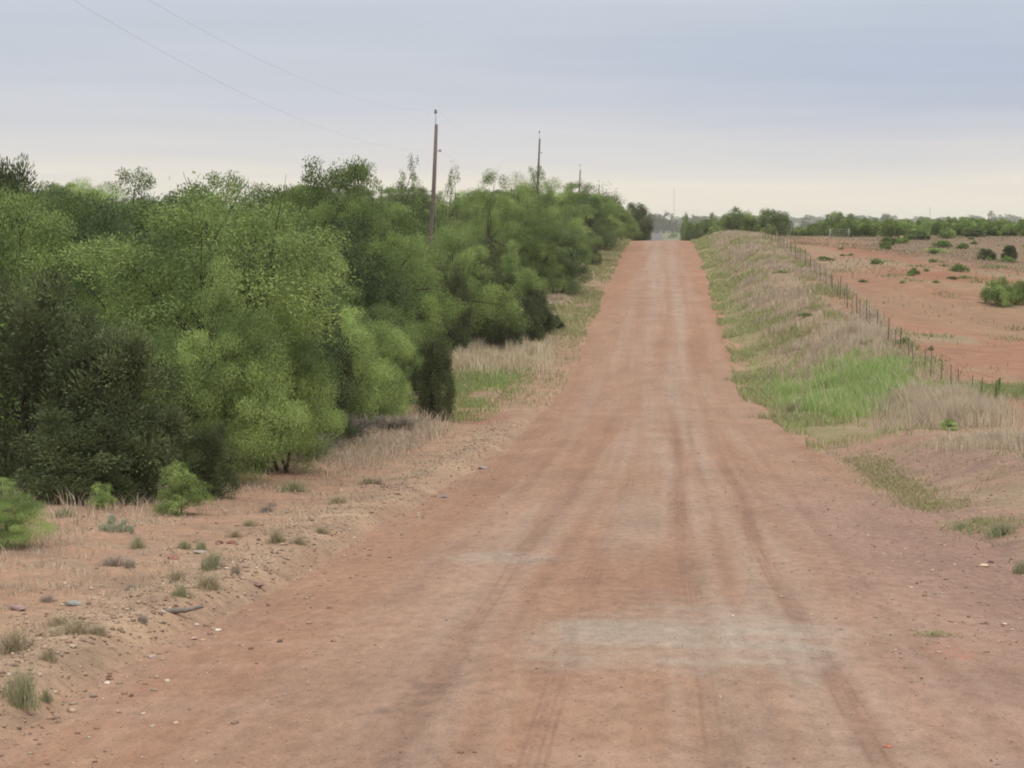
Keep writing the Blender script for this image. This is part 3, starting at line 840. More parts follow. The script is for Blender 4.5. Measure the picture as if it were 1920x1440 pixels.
# ------------------------------------------------------------------ the thicket on the left
# (kind, px, top y, px width, distance, label)
TREES = [
 ('mesq', 2, 905, 215, 20.2, 'small bright green mesquite bush cut off by the left picture edge'),
 ('jun', 60, 522, 330, 28.6, 'big dark olive juniper at the left picture edge, biggest of the near junipers'),
 ('jun', 228, 622, 290, 27.6, 'dark brownish juniper spreading low over bare ground, right of the biggest juniper'),
 ('jun', 392, 800, 120, 28.6, 'low dark juniper skirt under the large pale green mesquite'),
 ('jun', 150, 770, 260, 27.0, 'squat shaded juniper in front of the biggest juniper, brown inside'),
 ('sap', 335, 868, 120, 25.6, 'light green mesquite sapling standing before the dark junipers'),
 ('sap', 190, 905, 60, 25.8, 'tiny green sapling at the foot of the dark junipers'),
 ('mesq', 412, 520, 330, 31.5, 'large feathery pale green mesquite overhanging the dark junipers'),
 ('mesq', 528, 585, 215, 34.5, 'pale green mesquite drooping toward the roadside, rightmost of the near feathery crowns'),
 ('mesq', 215, 505, 200, 36, 'yellow-green mesquite rising behind the two big junipers'),
 ('jun', 585, 550, 80, 42.5, 'narrow dark juniper wedged between two pale mesquites'),
 ('jun', 650, 655, 115, 48.5, 'small dark juniper behind the pale weathered fence post'),
 ('mesq', 620, 495, 220, 47, 'tall feathery mesquite behind the narrow dark juniper'),
 ('mesq', 712, 580, 190, 51, 'rounded green mesquite leaning over dry grass, beside the small roadside juniper'),
 ('jun', 808, 640, 92, 56.5, 'small roadside juniper standing alone at the grassy gap'),
 ('hack', 745, 445, 150, 66, 'leafy green hackberry above the small roadside juniper'),
 ('hack', 680, 470, 170, 60, 'leafy hackberry with bright crown between two mesquites'),
 ('jun', 878, 455, 165, 86, 'big dark juniper behind the strip of straw grass'),
 ('jun', 930, 520, 110, 85, 'dense dark juniper right of the big one behind the straw grass'),
 ('mesq', 962, 465, 120, 93, 'grey-green mesquite squeezed among junipers above the straw grass'),
 ('jun', 1012, 545, 78, 93, 'dark pointed juniper at the bend of the thicket edge'),
 ('jun', 1042, 590, 42, 95, 'smallest juniper nearest the road verge by the thicket corner'),
 ('hack', 775, 590, 110, 63, 'green hackberry filling the gap behind the small roadside juniper'),
 ('jun', 850, 500, 90, 82, 'dark juniper standing before the big one behind the straw grass'),
 ('jun', 985, 560, 70, 90, 'rounded dark juniper left of the pointed one at the bend of the thicket'),
 ('hack', 990, 405, 140, 112, 'dark green hackberry over the pointed juniper'),
 ('mesq', 1045, 440, 105, 122, 'soft green mesquite along the climbing verge'),
 ('jun', 1098, 438, 62, 150, 'dark round juniper halfway up the rise'),
 ('mesq', 1068, 395, 110, 138, 'mesquite with a blurred green crown, up the rise behind the round juniper'),
 ('mesq', 1130, 396, 74, 178, 'green mesquite near the top of the rise'),
 ('hack', 1165, 390, 62, 212, 'small hackberry next to the crest of the road'),
 ('jun', 1197, 384, 62, 232, 'dark juniper marking the crest at the left of the road'),
 ('hack', 1180, 398, 60, 226, 'green hackberry pressed against the juniper at the crest'),
 ('mesq', 1148, 402, 60, 196, 'low spreading mesquite two trees before the crest juniper'),
 ('dark', 488, 745, 150, 35.6, 'low shaded bush beneath the drooping pale mesquite'),
 ('dark', 610, 735, 120, 43, 'low shaded bush left of the pale weathered fence post'),
 # second rank
 ('dark', 488, 452, 120, 40.5, 'dark green tree top showing behind the large pale mesquite'),
 ('dark', 262, 462, 120, 37.5, 'dark green tree filling the hollow right of the yellow-green mesquite'),
 ('dark', 645, 425, 130, 56, 'dark green tree behind the tall feathery mesquite, right of its crown'),
 ('jun', 30, 318, 190, 52, 'tall dark juniper on the skyline at the left picture edge'),
 ('hack', 75, 440, 230, 42, 'mid green hackberry between the skyline juniper and the biggest near juniper'),
 ('hack', 195, 340, 230, 55, 'round topped hackberry on the skyline, right of the tall dark juniper'),
 ('dark', 250, 410, 200, 47, 'dark green tree with soft crown below the round topped hackberry'),
 ('dark', 180, 500, 140, 40, 'shaded dark green tree filling the dark gap behind the yellow-green mesquite'),
 ('hack', 365, 348, 220, 56, 'hackberry on the skyline with ragged shoots on top'),
 ('hack', 400, 455, 170, 46, 'bright green rounded hackberry over the large pale mesquite'),
 ('dark', 300, 480, 130, 44, 'dark green tree in the hollow left of the bright rounded hackberry'),
 ('hack', 480, 365, 160, 60, 'dull green hackberry in the dip of the skyline'),
 ('grey', 455, 385, 110, 54, 'leafless grey bush among green crowns below the skyline dip'),
 ('grey', 285, 420, 80, 46, 'leafless grey bush between the round topped and ragged hackberries'),
 ('hack', 540, 400, 190, 58, 'bright rounded hackberry left of the leafy hackberry'),
 ('dark', 575, 450, 160, 52, 'dark green tree under the bright hackberry on the slope of the skyline'),
 ('hack', 605, 316, 190, 72, 'broad hackberry forming the highest bump of the skyline'),
 ('airy', 690, 318, 130, 76, 'thin crowned hackberry beside the highest skyline bump'),
 ('airy', 762, 304, 110, 99, 'airy see-through hackberry just left of the nearest utility pole'),
 ('airy', 842, 322, 100, 101, 'airy see-through hackberry just right of the nearest utility pole'),
 ('hack', 665, 385, 200, 66, 'wide hackberry crown between the skyline bump and the pole'),
 ('hack', 752, 408, 120, 72, 'dark green hackberry at the foot of the nearest utility pole'),
 ('mesq', 868, 430, 150, 84, 'pale green mesquite growing just right of the nearest utility pole'),
 ('hack', 905, 335, 150, 105, 'green hackberry on the skyline between the two tallest poles'),
 ('mesq', 965, 345, 140, 118, 'mesquite on the skyline left of the second utility pole'),
 ('airy', 1010, 316, 90, 150, 'airy hackberry shooting up around the second utility pole'),
 ('mesq', 1030, 345, 120, 140, 'dense green mesquite under the second utility pole'),
 ('hack', 1075, 345, 80, 170, 'hackberry with ragged top at the third utility pole'),
 ('pale', 1126, 336, 86, 200, 'pale yellowish tree with thin new leaves near the crest'),
 ('mesq', 1120, 372, 90, 190, 'green mesquite at the base of the pale thin leaved tree'),
 ('sprig', 40, 292, 110, 46, 'sparse sprays of leaves rising above the tall dark juniper'),
 ('sprig', 368, 318, 120, 54, 'spiky leafy shoots sticking out above the ragged hackberry'),
 ('sprig', 505, 345, 60, 66, 'thin leafy shoots at the skyline dip'),
 ('grey', 655, 765, 150, 44, 'tangle of grey brown dead brush by the pale weathered post'),
 ('grey', 745, 772, 150, 48.5, 'low grey dead brush between the post and the small roadside juniper'),
 ('grey', 585, 800, 170, 38, 'grey dry brush under the drooping pale mesquite'),
]
for i, (k, px, ty, w, d, lab) in enumerate(TREES):
    if (i < 38 and k in ('mesq', 'hack') and (i % 3 or d < 60)) or (k == 'hack' and ty < 350): k += '_low'
    plant(k, px, ty, w, d, lab, wmin=(0.5, 0.62) if d in (48.5, 52, 56.5, 66, 93, 95) else (.55, .84))

SKY_X = [-200, 0, 60, 110, 200, 290, 370, 440, 520, 560, 620, 700, 760, 820, 900, 1000, 1060, 1130, 1165, 1215]
SKY_Y = [325, 325, 328, 340, 330, 352, 352, 372, 362, 345, 330, 345, 345, 350, 352, 345, 355, 362, 392, 440]
_r = random.Random(77)
FILL_LAB = {'mesq': 'feathery mesquite crown deep in the thicket behind the roadside trees',
            'hack': 'leafy green hackberry crown deep in the thicket behind the roadside trees',
            'dark': 'dark green dense tree deep in the thicket behind the roadside trees'}
FILL_GRP = {'mesq': 'mesquites deep in the thicket', 'hack': 'hackberries deep in the thicket', 'dark': 'dark trees deep in the thicket'}
placed = [(at(a[1], a[2], a[4])[0], a[4]) for a in TREES]
tries = 0
nfill = 0
while nfill < 120 and tries < 6000:
    tries += 1
    d = 34 + 215 * _r.random() ** 1.35
    x = -(9.0 + (40 if d > 60 else 14) * _r.random() ** 1.2) if d < 95 else -(6.5 + 42 * _r.random() ** 1.25)
    r0 = at(0, 600, d)[0]; px = (x - r0) / (d / F_PX) * 0.995
    if px < -170 or px > 1190: continue
    if 740 < px < 1080 and d < 104: continue
    if px < 1000 and d > 70 and _r.random() < .35: continue
    if min(math.hypot(x - q[0], d - q[1]) for q in placed) < 2.0: continue
    zb = gz(x, d)
    sky_z = at(px, float(np.interp(px, SKY_X, SKY_Y)) + 6, d)[2]
    h = min(_r.uniform(3.2, 6.2), sky_z - zb - 0.2)
    if h < 1.6: continue
    k = _r.choices(['mesq', 'hack', 'dark'], [3, 4, 2.2])[0]
    if k == 'jun': h = min(h, 4.4)
    w = h * _r.uniform(1.0, 1.35)
    r = ray(px, 415); top = zb + h
    # find the picture row of that top, then plant through the same helper
    lo, hi = -2000, 3000
    for _ in range(40):
        mid = (lo + hi) / 2
        if at(px, mid, d)[2] > top: lo = mid
        else: hi = mid
    plant(k, px, lo, w / d * F_PX, d, FILL_LAB[k], FILL_GRP[k])
    placed.append((x, d)); nfill += 1

# ------------------------------------------------------------------ open country on the right
BUSH = [
 ('jun', 1851, 467, 38, 150, 'dark round juniper in the open field, left of a matching pair at the right'),
 ('jun', 1890, 461, 32, 148, 'dark upright juniper in the open field, right of a matching pair'),
 ('mesq', 1722, 425, 50, 205, 'wispy mesquite on the far edge of the red field'),
 ('jun', 1726, 441, 34, 190, 'dark low juniper under the wispy mesquite at the field edge'),
 ('mesq', 1876, 416, 80, 215, 'broad mesquite at the far right end of the field edge'),
 ('jun', 1832, 430, 44, 205, 'dark low juniper beside the broad mesquite at the field edge'),
 ('shrub', 1678, 453, 18, 185, 'small dark shrub on the bare far part of the red field'),
 ('shrub', 1736, 506, 14, 122, 'single small round shrub on bare orange soil'),
 ('shrub', 1770, 496, 10, 130, 'tiny dark shrub right of the round shrub on orange soil'),
 ('shrub', 1786, 522, 26, 116, 'dark green shrub in the middle of the red field'),
 ('sap', 1806, 520, 26, 117, 'lighter green shrub touching the dark shrub in mid field'),
 ('mesq', 1878, 522, 84, 103, 'wide light green mesquite bush at the right picture edge'),
 ('mesq', 1915, 528, 50, 104, 'light green mesquite bush cut by the right picture edge'),
 ('shrub', 1580, 484, 14, 140, 'dark left clump of a shrub pair just beyond the fence'),
 ('shrub', 1595, 482, 14, 140, 'dark right clump of a shrub pair just beyond the fence'),
 ('shrub', 1577, 469, 14, 152, 'low brownish shrub higher up than the shrub pair beyond the fence'),
 ('shrub', 1546, 480, 36, 134, 'grey-green bush growing against the fence line'),
 ('sap', 1755, 464, 46, 160, 'faint grey-green bush in dry grass of the far field'),
 ('shrub', 1618, 527, 20, 112, 'low dry shrub lying on the field just behind the fence posts'),
 ('sap', 1692, 535, 14, 110, 'tiny green weed clump on red field'),
 ('sap', 1755, 530, 18, 112, 'small grey-green clump left of the dark shrub in mid field'),
 ('sap', 1708, 523, 26, 116, 'low grassy clump on red field left of centre'),
 ('shrub', 1851, 526, 10, 112, 'tiny dark tuft left of the wide light green mesquite'),
 ('shrub', 1700, 632, 38, 78, 'grey-green shrub standing right behind the fence corner post'),
 ('shrub', 1746, 648, 14, 76, 'tiny grey-green shrub on bare soil right of the fence'),
 ('shrub', 1712, 678, 28, 68, 'dark green weedy shrub at the fence foot over tall green grass'),
 ('sap', 1872, 708, 16, 58, 'small upright green weed behind the straw grass at right'),
 ('shrub', 1511, 588, 38, 93, 'dark green compact bush on the right verge'),
 ('sap', 1466, 512, 42, 120, 'fresh green bush on the right verge below the fence'),
 ('sap', 1500, 500, 46, 124, 'yellow-green weedy bush beside the fresh green bush on the verge'),
 ('sap', 1780, 785, 46, 46.5, 'green weedy bush at the foot of the tall straw grass'),
 # rise behind the field
 ('hack', 1392, 393, 74, 252, 'left tree of a green pair on the rise right of the road'),
 ('hack', 1446, 395, 88, 256, 'right wider tree of a green pair on the rise right of the road'),
 ('hack', 1294, 407, 46, 330, 'dark tree just right of where the road drops behind the crest'),
 ('mesq', 1326, 404, 52, 325, 'rounded tree between the dark tree and the green pair'),
 ('hack', 1354, 406, 46, 290, 'low tree at left foot of the green pair'),
 ('hack', 1572, 400, 92, 250, 'dark green rounded tree alone on the ridge'),
 ('shrub', 1263, 436, 20, 1120, 'small bush beside the far stretch of road'),
]
for k, px, ty, w, d, lab in BUSH:
    if k in ('mesq', 'hack'): k = 'scrub'
    plant(k, px, ty, w, d, lab, cat='tree' if 'tree' in lab else 'bush' if k in ('jun', 'scrub', 'sap') and d < 230 else None,
          name='tree' if k == 'scrub' and 'tree' in lab else 'bush' if k in ('scrub', 'sap') and d < 230 else ('juniper_bush' if k == 'jun' and d < 230 else None))
_r = random.Random(9)
for i in range(104):                                        # scrub along the ridge
    px = _r.uniform(1585, 2010); d = _r.uniform(205, 330)
    plant('scrub', px, _r.uniform(410, 424), _r.uniform(34, 72), d,
          'low green scrub bush in the continuous belt along the field ridge', 'scrub belt along the ridge', cat='bush', name='scrub_bush', minh=1.2)
for i in range(26):
    px = _r.uniform(1640, 1990); d = _r.uniform(118, 200); w = _r.uniform(12, 40)
    x_ = at(px, 500, d)[0]; q = np.array([x_, d, gz(x_, d) + w * d / F_PX * _r.uniform(.3, .5)]); rel = q @ C_U / (q @ C_F)
    plant('scrub', px, 720 - F_PX * rel, w, d, 'low green scrub bush dotted over the dry far part of the field', 'scrub dotted over the far field', cat='bush', name='scrub_bush', minh=.2)
for i in range(20):
    px = _r.uniform(1325, 1590); d = _r.uniform(225, 300)
    plant('scrub', px, _r.uniform(419, 430), _r.uniform(20, 40), d,
          'low green scrub bush on the rise below the tree pair', 'scrub on the rise', cat='bush', name='scrub_bush', minh=.8)

# far tree belt: nobody could count it
def build_treeline():
    parts = []
    g = np.random.default_rng(31)
    pf = PROTO['far']
    base = []
    for p in pf:
        me = p['crown']; n = len(me.vertices); v = np.empty(n * 3, np.float32); me.vertices.foreach_get('co', v)
        base.append(v.reshape(-1, 3)[: (n // 4) * 4])
    for i in range(420):
        d = g.uniform(2300, 3300); x = g.uniform(-1500, 1900)
        if abs(x - (-7)) < 14: continue
        v = base[g.integers(0, 3)].reshape(-1, 4, 3)
        v = v[g.random(len(v)) < 0.28].reshape(-1, 3)
        s = g.uniform(.75, 1.5); sw = s * g.uniform(1.6, 2.8)
        z = gz(x, d)
        # bigger sprays for a crown three kilometres off
        q = v.reshape(-1, 4, 3); c = q.mean(1, keepdims=True); q = c + (q - c) * 2.6
        V = q.reshape(-1, 3) * [sw, sw, s] + [x, d, z - .5]
        n4 = len(V) // 4
        parts.append((V, np.arange(len(V)).reshape(-1, 4), np.repeat(np.clip(.5 + .3 * g.normal(size=n4), 0, 1), 4)[:, None] * np.ones(3)))
    V, F, C = join(parts)
    o = link('treeline', mesh_np('treeline', V, F, M_FAR, C)); tag(o, 'hazy belt of far trees along the horizon', None, None, 'stuff')
build_treeline()
for px, ty, w, d, lab in [(1233, 402, 34, 1500, 'hazy grey tree at the left of the far road end'), (1247, 400, 44, 1480, 'taller hazy grey tree above the far road'),
                          (1261, 403, 34, 1500, 'hazy grey tree right of the taller hazy tree'), (1282, 407, 24, 1600, 'small pointed hazy tree by the radio mast'),
                          (1306, 405, 40, 1550, 'wide hazy grey tree right of the radio mast'), (1216, 408, 20, 1500, 'hazy grey tree peeping out behind the crest juniper'),
                          (1340, 408, 40, 1500, 'low wide hazy grey tree left of the green pair'), (1510, 405, 44, 1450, 'hazy blue-grey tree between the green pair and the ridge tree'),
                          (1660, 402, 26, 1700, 'hazy blue-grey tree standing over the scrub belt'), (1858, 398, 34, 1600, 'hazy grey tree behind the thin far pole')]:
    plant('far', px, ty, w, d, lab)

# ------------------------------------------------------------------ grasses
def grass_mesh(name, x, y, h, w, col, lean=0.35, label=None, kind='stuff', z=None, up_tip=None):
    n = len(x)
    if z is None: z = surf_z(x, y) - 0.01
    a = rng.uniform(0, 2 * np.pi, n); b = rng.uniform(0, 2 * np.pi, n); l = lean * h * rng.uniform(.3, 1.3, n)
    wx, wy = np.cos(a) * w * .5, np.sin(a) * w * .5
    lx, ly = np.cos(b) * l, np.sin(b) * l
    P = np.zeros((n, 5, 3))
    P[:, 0] = np.stack([x - wx, y - wy, z], 1); P[:, 1] = np.stack([x + wx, y + wy, z], 1)
    P[:, 2] = np.stack([x - wx * .8 + lx * .3, y - wy * .8 + ly * .3, z + h * .55], 1)
    P[:, 3] = np.stack([x + wx * .8 + lx * .3, y + wy * .8 + ly * .3, z + h * .55], 1)
    P[:, 4] = np.stack([x + lx, y + ly, z + h * rng.uniform(.85, 1.0, n)], 1)
    F = (np.array([(0, 1, 2), (1, 3, 2), (2, 3, 4)])[None] + 5 * np.arange(n)[:, None, None]).reshape(-1, 3)
    C = np.repeat(col, 5, axis=0).reshape(n, 5, 3)
    if up_tip is not None: C[:, 4] = C[:, 4] * .4 + np.array(up_tip) * .6
    return mesh_np(name, P.reshape(-1, 3), F, M_GRASS, C.reshape(-1, 3))

def gcol(n, pal, spread=0.22):
    b = np.array(pal)[rng.integers(0, len(pal), n)]
    return np.clip(b * rng.uniform(1 - spread, 1 + spread, (n, 1)), 0.01, 0.9)

STRAW = [(0.66, 0.56, 0.39), (0.74, 0.64, 0.47), (0.54, 0.44, 0.30), (0.60, 0.51, 0.37)]
MAUVE = [(0.46, 0.36, 0.285), (0.40, 0.32, 0.25), (0.52, 0.42, 0.33)]
FRESH = [(0.27, 0.385, 0.12), (0.32, 0.43, 0.145), (0.22, 0.335, 0.105), (0.38, 0.46, 0.18)]
WEED = [(0.32, 0.32, 0.155), (0.38, 0.36, 0.185), (0.27, 0.29, 0.135), (0.44, 0.39, 0.23)]

def scatter(n, y0, y1, t0, t1, side, dens, ybias=1.0):
    y = y0 + (y1 - y0) * rng.random(n) ** ybias
    t = t0 + (t1 - t0) * rng.random(n)
    x = (edge_r(y) + t) if side > 0 else (edge_l(y) - t)
    x = x + road_x(y)
    k = rng.random(n) < dens(x, y, t) * 0.8
    return x[k], y[k], t[k]

def blade_w(y): return 0.006 + 0.00022 * y
def build_grass():
    # right verge, weeds by the road
    f = lambda x, y, t: (0.55 - 0.20 * t + 3.2 * fbm(x * .6, y * .3, 81, 4)) * sstep(44, 56, y)
    x, y, t = scatter(110000, 44, 226, -0.1, 3.4, 1, f, 1.35)
    n = len(x); h = rng.uniform(.07, .26, n) * (0.7 + 1.2 * np.clip(fbm(x * .5, y * .4, 82, 3) + .3, 0, 1))
    o = link('verge_weeds', grass_mesh('verge_weeds', x, y, h, blade_w(y) * 1.5, gcol(n, WEED + FRESH[3:]), .5)); tag(o, 'low yellow-green weeds along the right road edge', None, None, 'stuff')
    # right verge, dry mauve grass on the bank
    f = lambda x, y, t: (0.42 + 3.4 * fbm(x * .55, y * .30, 83, 4)) * sstep(58, 74, y) * sstep(0.8, 3.0, t)
    x, y, t = scatter(170000, 56, 235, 1.0, 7.4, 1, f, 1.25)
    n = len(x); h = rng.uniform(.14, .46, n) * (.5 + 1.6 * np.clip(fbm(x * .9, y * .6, 95, 3) + .3, 0, 1))
    g = gcol(n, MAUVE + STRAW[2:]); k = fbm(x * .6, y * .35, 84, 4) > 0.07; g[k] = gcol(int(k.sum()), WEED)
    o = link('bank_grass', grass_mesh('bank_grass', x, y, h, blade_w(y) * 1.3, g, .4)); tag(o, 'dry pinkish brown grass on the bank beside the right fence', None, None, 'stuff')
    # bright green tall grass patch
    c = on_ground(1600, 752); c2 = on_ground(1660, 720)
    n = 46000
    x = rng.normal(c[0] - .2, 1.6, n); y = rng.normal(c[1] + 3.5, 5.5, n)
    k = rng.random(n) < np.clip(patch(x, y, c[0] + .25, c[1] + 2.5, 2.4, 9.0, 31, 1.5) * (.55 + 2.5 * fbm(x * .9, y * .5, 96, 3)), 0.02, 1); k &= x > edge_r(y) + .3; x, y = x[k], y[k]; n = len(x)
    g = gcol(n, FRESH + FRESH[:2] + WEED[:1]) * 1.12; dry = rng.random(n) < .16; g[dry] = gcol(int(dry.sum()), STRAW)
    o = link('green_grass', grass_mesh('green_grass', x, y, rng.uniform(.25, .62, n), blade_w(y) * 1.2, g, .4)); tag(o, 'lush bright green grass in the hollow by the right fence', None, None, 'stuff')
    # tall straw grass, three stands
    X, Y, H = [], [], []
    for px, py, rx, ry, m, hh in ((1785, 800, 1.15, 3.2, 12000, .95), (1712, 770, .9, 2.6, 4000, .8), (1600, 650, 1.0, 5.0, 5000, .85), (1865, 838, .8, 1.6, 3500, .4), (1640, 640, .7, 3, 1800, .7)):
        p = on_ground(px, py)
        a = rng.normal(0, .55, m); b = rng.normal(0, .55, m)
        X.append(p[0] + a * rx); Y.append(p[1] + b * ry + .5); H.append(hh * rng.uniform(.45, 1.1, m) * np.clip(1.15 - .35 * np.hypot(a, b), .4, 1.1) * np.clip(.85 + 2.0 * fbm(X[-1] * 1.6, Y[-1] * 1.1, 120, 3), .35, 1.25))
    x, y, h = np.concatenate(X), np.concatenate(Y), np.concatenate(H)
    o = link('straw_grass', grass_mesh('straw_grass', x, y, h, blade_w(y) * 1.0, gcol(len(x), STRAW[2:] + MAUVE + STRAW[:1]), .35, up_tip=(.66, .57, .43))); tag(o, 'tall bleached straw grass standing along the right fence', None, None, 'stuff')
    # mound near right: sparse short weeds
    f = lambda x, y, t: (0.22 + 2.0 * fbm(x * .8, y * .6, 85, 4))
    x, y, t = scatter(26000, 21, 48, 0.1, 5.0, 1, f)
    k = rng.random(len(x)) < .55; x, y = x[k], y[k]
    m = 9000; ey = rng.uniform(21, 43, m); et = .45 + .26 * rng.normal(size=m) + .25 * fbm(ey * .3, ey * 0 + 2, 97)
    k = rng.random(m) < np.clip(.42 + 2.8 * fbm(ey * .6, ey * 0, 86, 3), 0, 1); ey, et = ey[k], et[k]
    x = np.concatenate([x, edge_r(ey) + et]); y = np.concatenate([y, ey]); n = len(x)
    o = link('mound_weeds', grass_mesh('mound_weeds', x, y, rng.uniform(.03, .11, n), blade_w(y) * 1.3, gcol(n, [(0.32, 0.31, 0.15), (0.38, 0.33, 0.19), (0.42, 0.33, 0.22), (0.26, 0.29, 0.125)]), .7)); tag(o, 'short sparse weeds on the gravel mound right of the road', None, None, 'stuff')
    # field: scattered dry grass
    n = 70000
    y = 52 + 190 * rng.random(n) ** 1.2; x = 8.5 + (10 + y * .22) * rng.random(n)
    k = rng.random(n) < np.clip(0.05 + 2.6 * (fbm(x * .16, y * .09, 87, 4) + 0.01) + .55 * sstep(130, 180, y), 0, 1) * (.22 + .78 * sstep(105, 140, y)); x, y = x[k], y[k]
    gx = on_ground(1880, 735)
    m = 9000; x = np.concatenate([x, rng.normal(gx[0] - .2, 1.9, m)]); y = np.concatenate([y, rng.normal(gx[1], 1.0, m)])
    cl = 90; cy = 56 + 120 * rng.random(cl); cxx = 10 + (6 + cy * .2) * rng.random(cl); kk = rng.integers(0, cl, 7000)
    x = np.concatenate([cxx[kk] + .45 * rng.normal(size=7000), x]); y = np.concatenate([cy[kk] + .7 * rng.normal(size=7000), y])
    n = len(x); g = gcol(n, [(.36, .28, .21), (.31, .25, .19), (.36, .29, .20), (.30, .25, .17), (.27, .25, .14), (.22, .23, .11)]); g[:7000] = gcol(7000, WEED[1:3] + [(.2, .2, .12)]); g[-m:] = gcol(m, WEED + FRESH[2:3])
    o = link('field_grass', grass_mesh('field_grass', x, y, rng.uniform(.07, .26, n), blade_w(y) * 1.6, g, .6)); tag(o, 'thin dry grass scattered over the red field', None, None, 'stuff')
    # left verge beyond the dip
    f = lambda x, y, t: (0.55 + 2.6 * fbm(x * .6, y * .3, 88, 4)) * sstep(58, 66, y) * (1 - (1 - sstep(84, 100, y)) * (1 - sstep(1.2, 3.0, t)) * .85)
    x, y, t = scatter(110000, 57, 240, 0.1, 4.6, -1, f, 1.2)
    n = len(x); g = gcol(n, WEED); k = (fbm(x * .5, y * .2, 89, 4) + .12 * (t - 2)) > 0.12; g[k] = gcol(int(k.sum()), MAUVE + STRAW)
    k = (y < 76) & (t > 2.2); g[k] = gcol(int(k.sum()), FRESH + WEED[:1])
    o = link('verge_grass', grass_mesh('verge_grass', x, y, rng.uniform(.06, .26, n), blade_w(y) * 1.4, g, .5)); tag(o, 'patchy green and dry grass on the left verge up the rise', None, None, 'stuff')
    # straw row in the gap of the thicket
    n = 15000
    px = 925 + 62 * rng.normal(size=n); px = np.where(px > 1040, 925, np.where(px < 835, 900, px)); d = 83.5 + 2.6 * rng.normal(size=n)
    ax = np.array([at(a, 660, b)[0] for a, b in zip(px, d)])
    o = link('straw_row', grass_mesh('straw_row', ax, d, rng.uniform(.2, .85, n) * np.clip(.8 + 2 * fbm(ax * 1.8, d * .8, 131, 3), .3, 1.15), blade_w(d) * 1.0, gcol(n, STRAW + [(.44, .38, .25)]), .35)); tag(o, 'row of pale straw grass in front of the dark junipers', None, None, 'stuff')
    # green below the straw row, and dry grass under the bushes
    n = 16000
    px = rng.uniform(840, 1000, n); d = rng.uniform(57, 79, n)
    ax = np.array([at(a, 720, b)[0] for a, b in zip(px, d)])
    k = rng.random(n) < np.clip(.45 + 3.2 * fbm(ax * .8, d * .35, 90, 3), 0, 1) * sstep(1.0, 2.6, edge_l(d) - ax); ax, d = ax[k], d[k]; n = len(d)
    o = link('hollow_grass', grass_mesh('hollow_grass', ax, d, rng.uniform(.06, .25, n), blade_w(d) * 1.3, gcol(n, FRESH[:3] + WEED), .5)); tag(o, 'green grass in the hollow beside the small roadside juniper', None, None, 'stuff')
    f = lambda x, y, t: 0.02 + (0.28 + 2.2 * fbm(x * .7, y * .5, 91, 4)) * (.06 + sstep(1.6, 3.6, t)) * (0.3 + .7 * sstep(26, 36, y))
    x, y, t = scatter(120000, 11, 58, .6, 7.5, -1, f)
    n = len(x); h = rng.uniform(.08, .36, n) * (.4 + .6 * sstep(2.5, 4.5, t))
    cl = 230; cy = 11 + 30 * rng.random(cl) ** 1.3; ct = .7 + 5.0 * rng.random(cl); kk = rng.integers(0, cl, 11000)
    y2 = cy[kk] + .16 * rng.normal(size=11000); x2 = edge_l(cy[kk]) - ct[kk] + .14 * rng.normal(size=11000)
    x = np.concatenate([x, x2]); y = np.concatenate([y, y2]); h = np.concatenate([h, rng.uniform(.02, .10, 11000)])
    m = 17000; px = 715 + 75 * rng.normal(size=m); d = 46.5 + 4.5 * rng.normal(size=m)
    ax = np.array([at(a, 800, b)[0] for a, b in zip(px, d)])
    k = rng.random(m) < np.clip(.8 + 2.4 * fbm(ax * .8, d * .5, 98, 3), 0, 1) * sstep(1.6, 2.6, edge_l(d) - ax); ax, d = ax[k], d[k]
    x = np.concatenate([x, ax]); y = np.concatenate([y, d]); h = np.concatenate([h, rng.uniform(.10, .52, len(d)) * np.clip(.75 + 2 * fbm(ax * 1.4, d * .7, 132, 3), .25, 1.15)]); n = len(x)
    o = link('dry_grass', grass_mesh('dry_grass', x, y, h, blade_w(y) * 1.0, gcol(n, MAUVE + STRAW[2:] + [(.38, .31, .22)]), .6)); tag(o, 'greyish dry grass under the edge of the thicket', None, None, 'stuff')
build_grass()

# ------------------------------------------------------------------ separate tufts, cactus, rocks on the left verge
def tuft_mesh(name, n, R, h, pal, seed, lean=1.25):
    global rng
    keep = rng; rng = np.random.default_rng(seed)
    a = rng.uniform(0, 6.28, n); r = R * np.sqrt(rng.random(n)) * .75
    r = r * (1 + .55 * np.sin(2 * a + seed) + .3 * np.sin(5 * a + seed)); hh = h * rng.uniform(.25, 1.1, n) * np.clip(1.15 - .6 * r / R, .3, 1.2)
    me = grass_mesh(name, r * np.cos(a), r * np.sin(a), hh, np.full(n, .0062), gcol(n, pal), lean, z=np.full(n, -.015))
    rng = keep
    return me
DULL = [(0.36, 0.31, 0.20), (0.44, 0.36, 0.25), (0.30, 0.27, 0.16), (0.52, 0.42, 0.29)]
GREYG = [(0.27, 0.30, 0.165), (0.34, 0.34, 0.20), (0.43, 0.38, 0.25)]
TUFT = {'dull': [tuft_mesh('dull_tuft', 420, .2, .2, DULL, 40 + k) for k in range(3)],
        'grey': [tuft_mesh('grey_tuft', 420, .2, .2, [(0.38, 0.31, 0.255), (0.31, 0.255, 0.21), (.47, .39, .32)], 50 + k) for k in range(2)],
        'green': [tuft_mesh('green_tuft', 480, .2, .24, GREYG, 60 + k, .7) for k in range(2)],
        'low': [tuft_mesh('low_tuft', 360, .26, .10, WEED + DULL[:1], 65, 1.1)]}
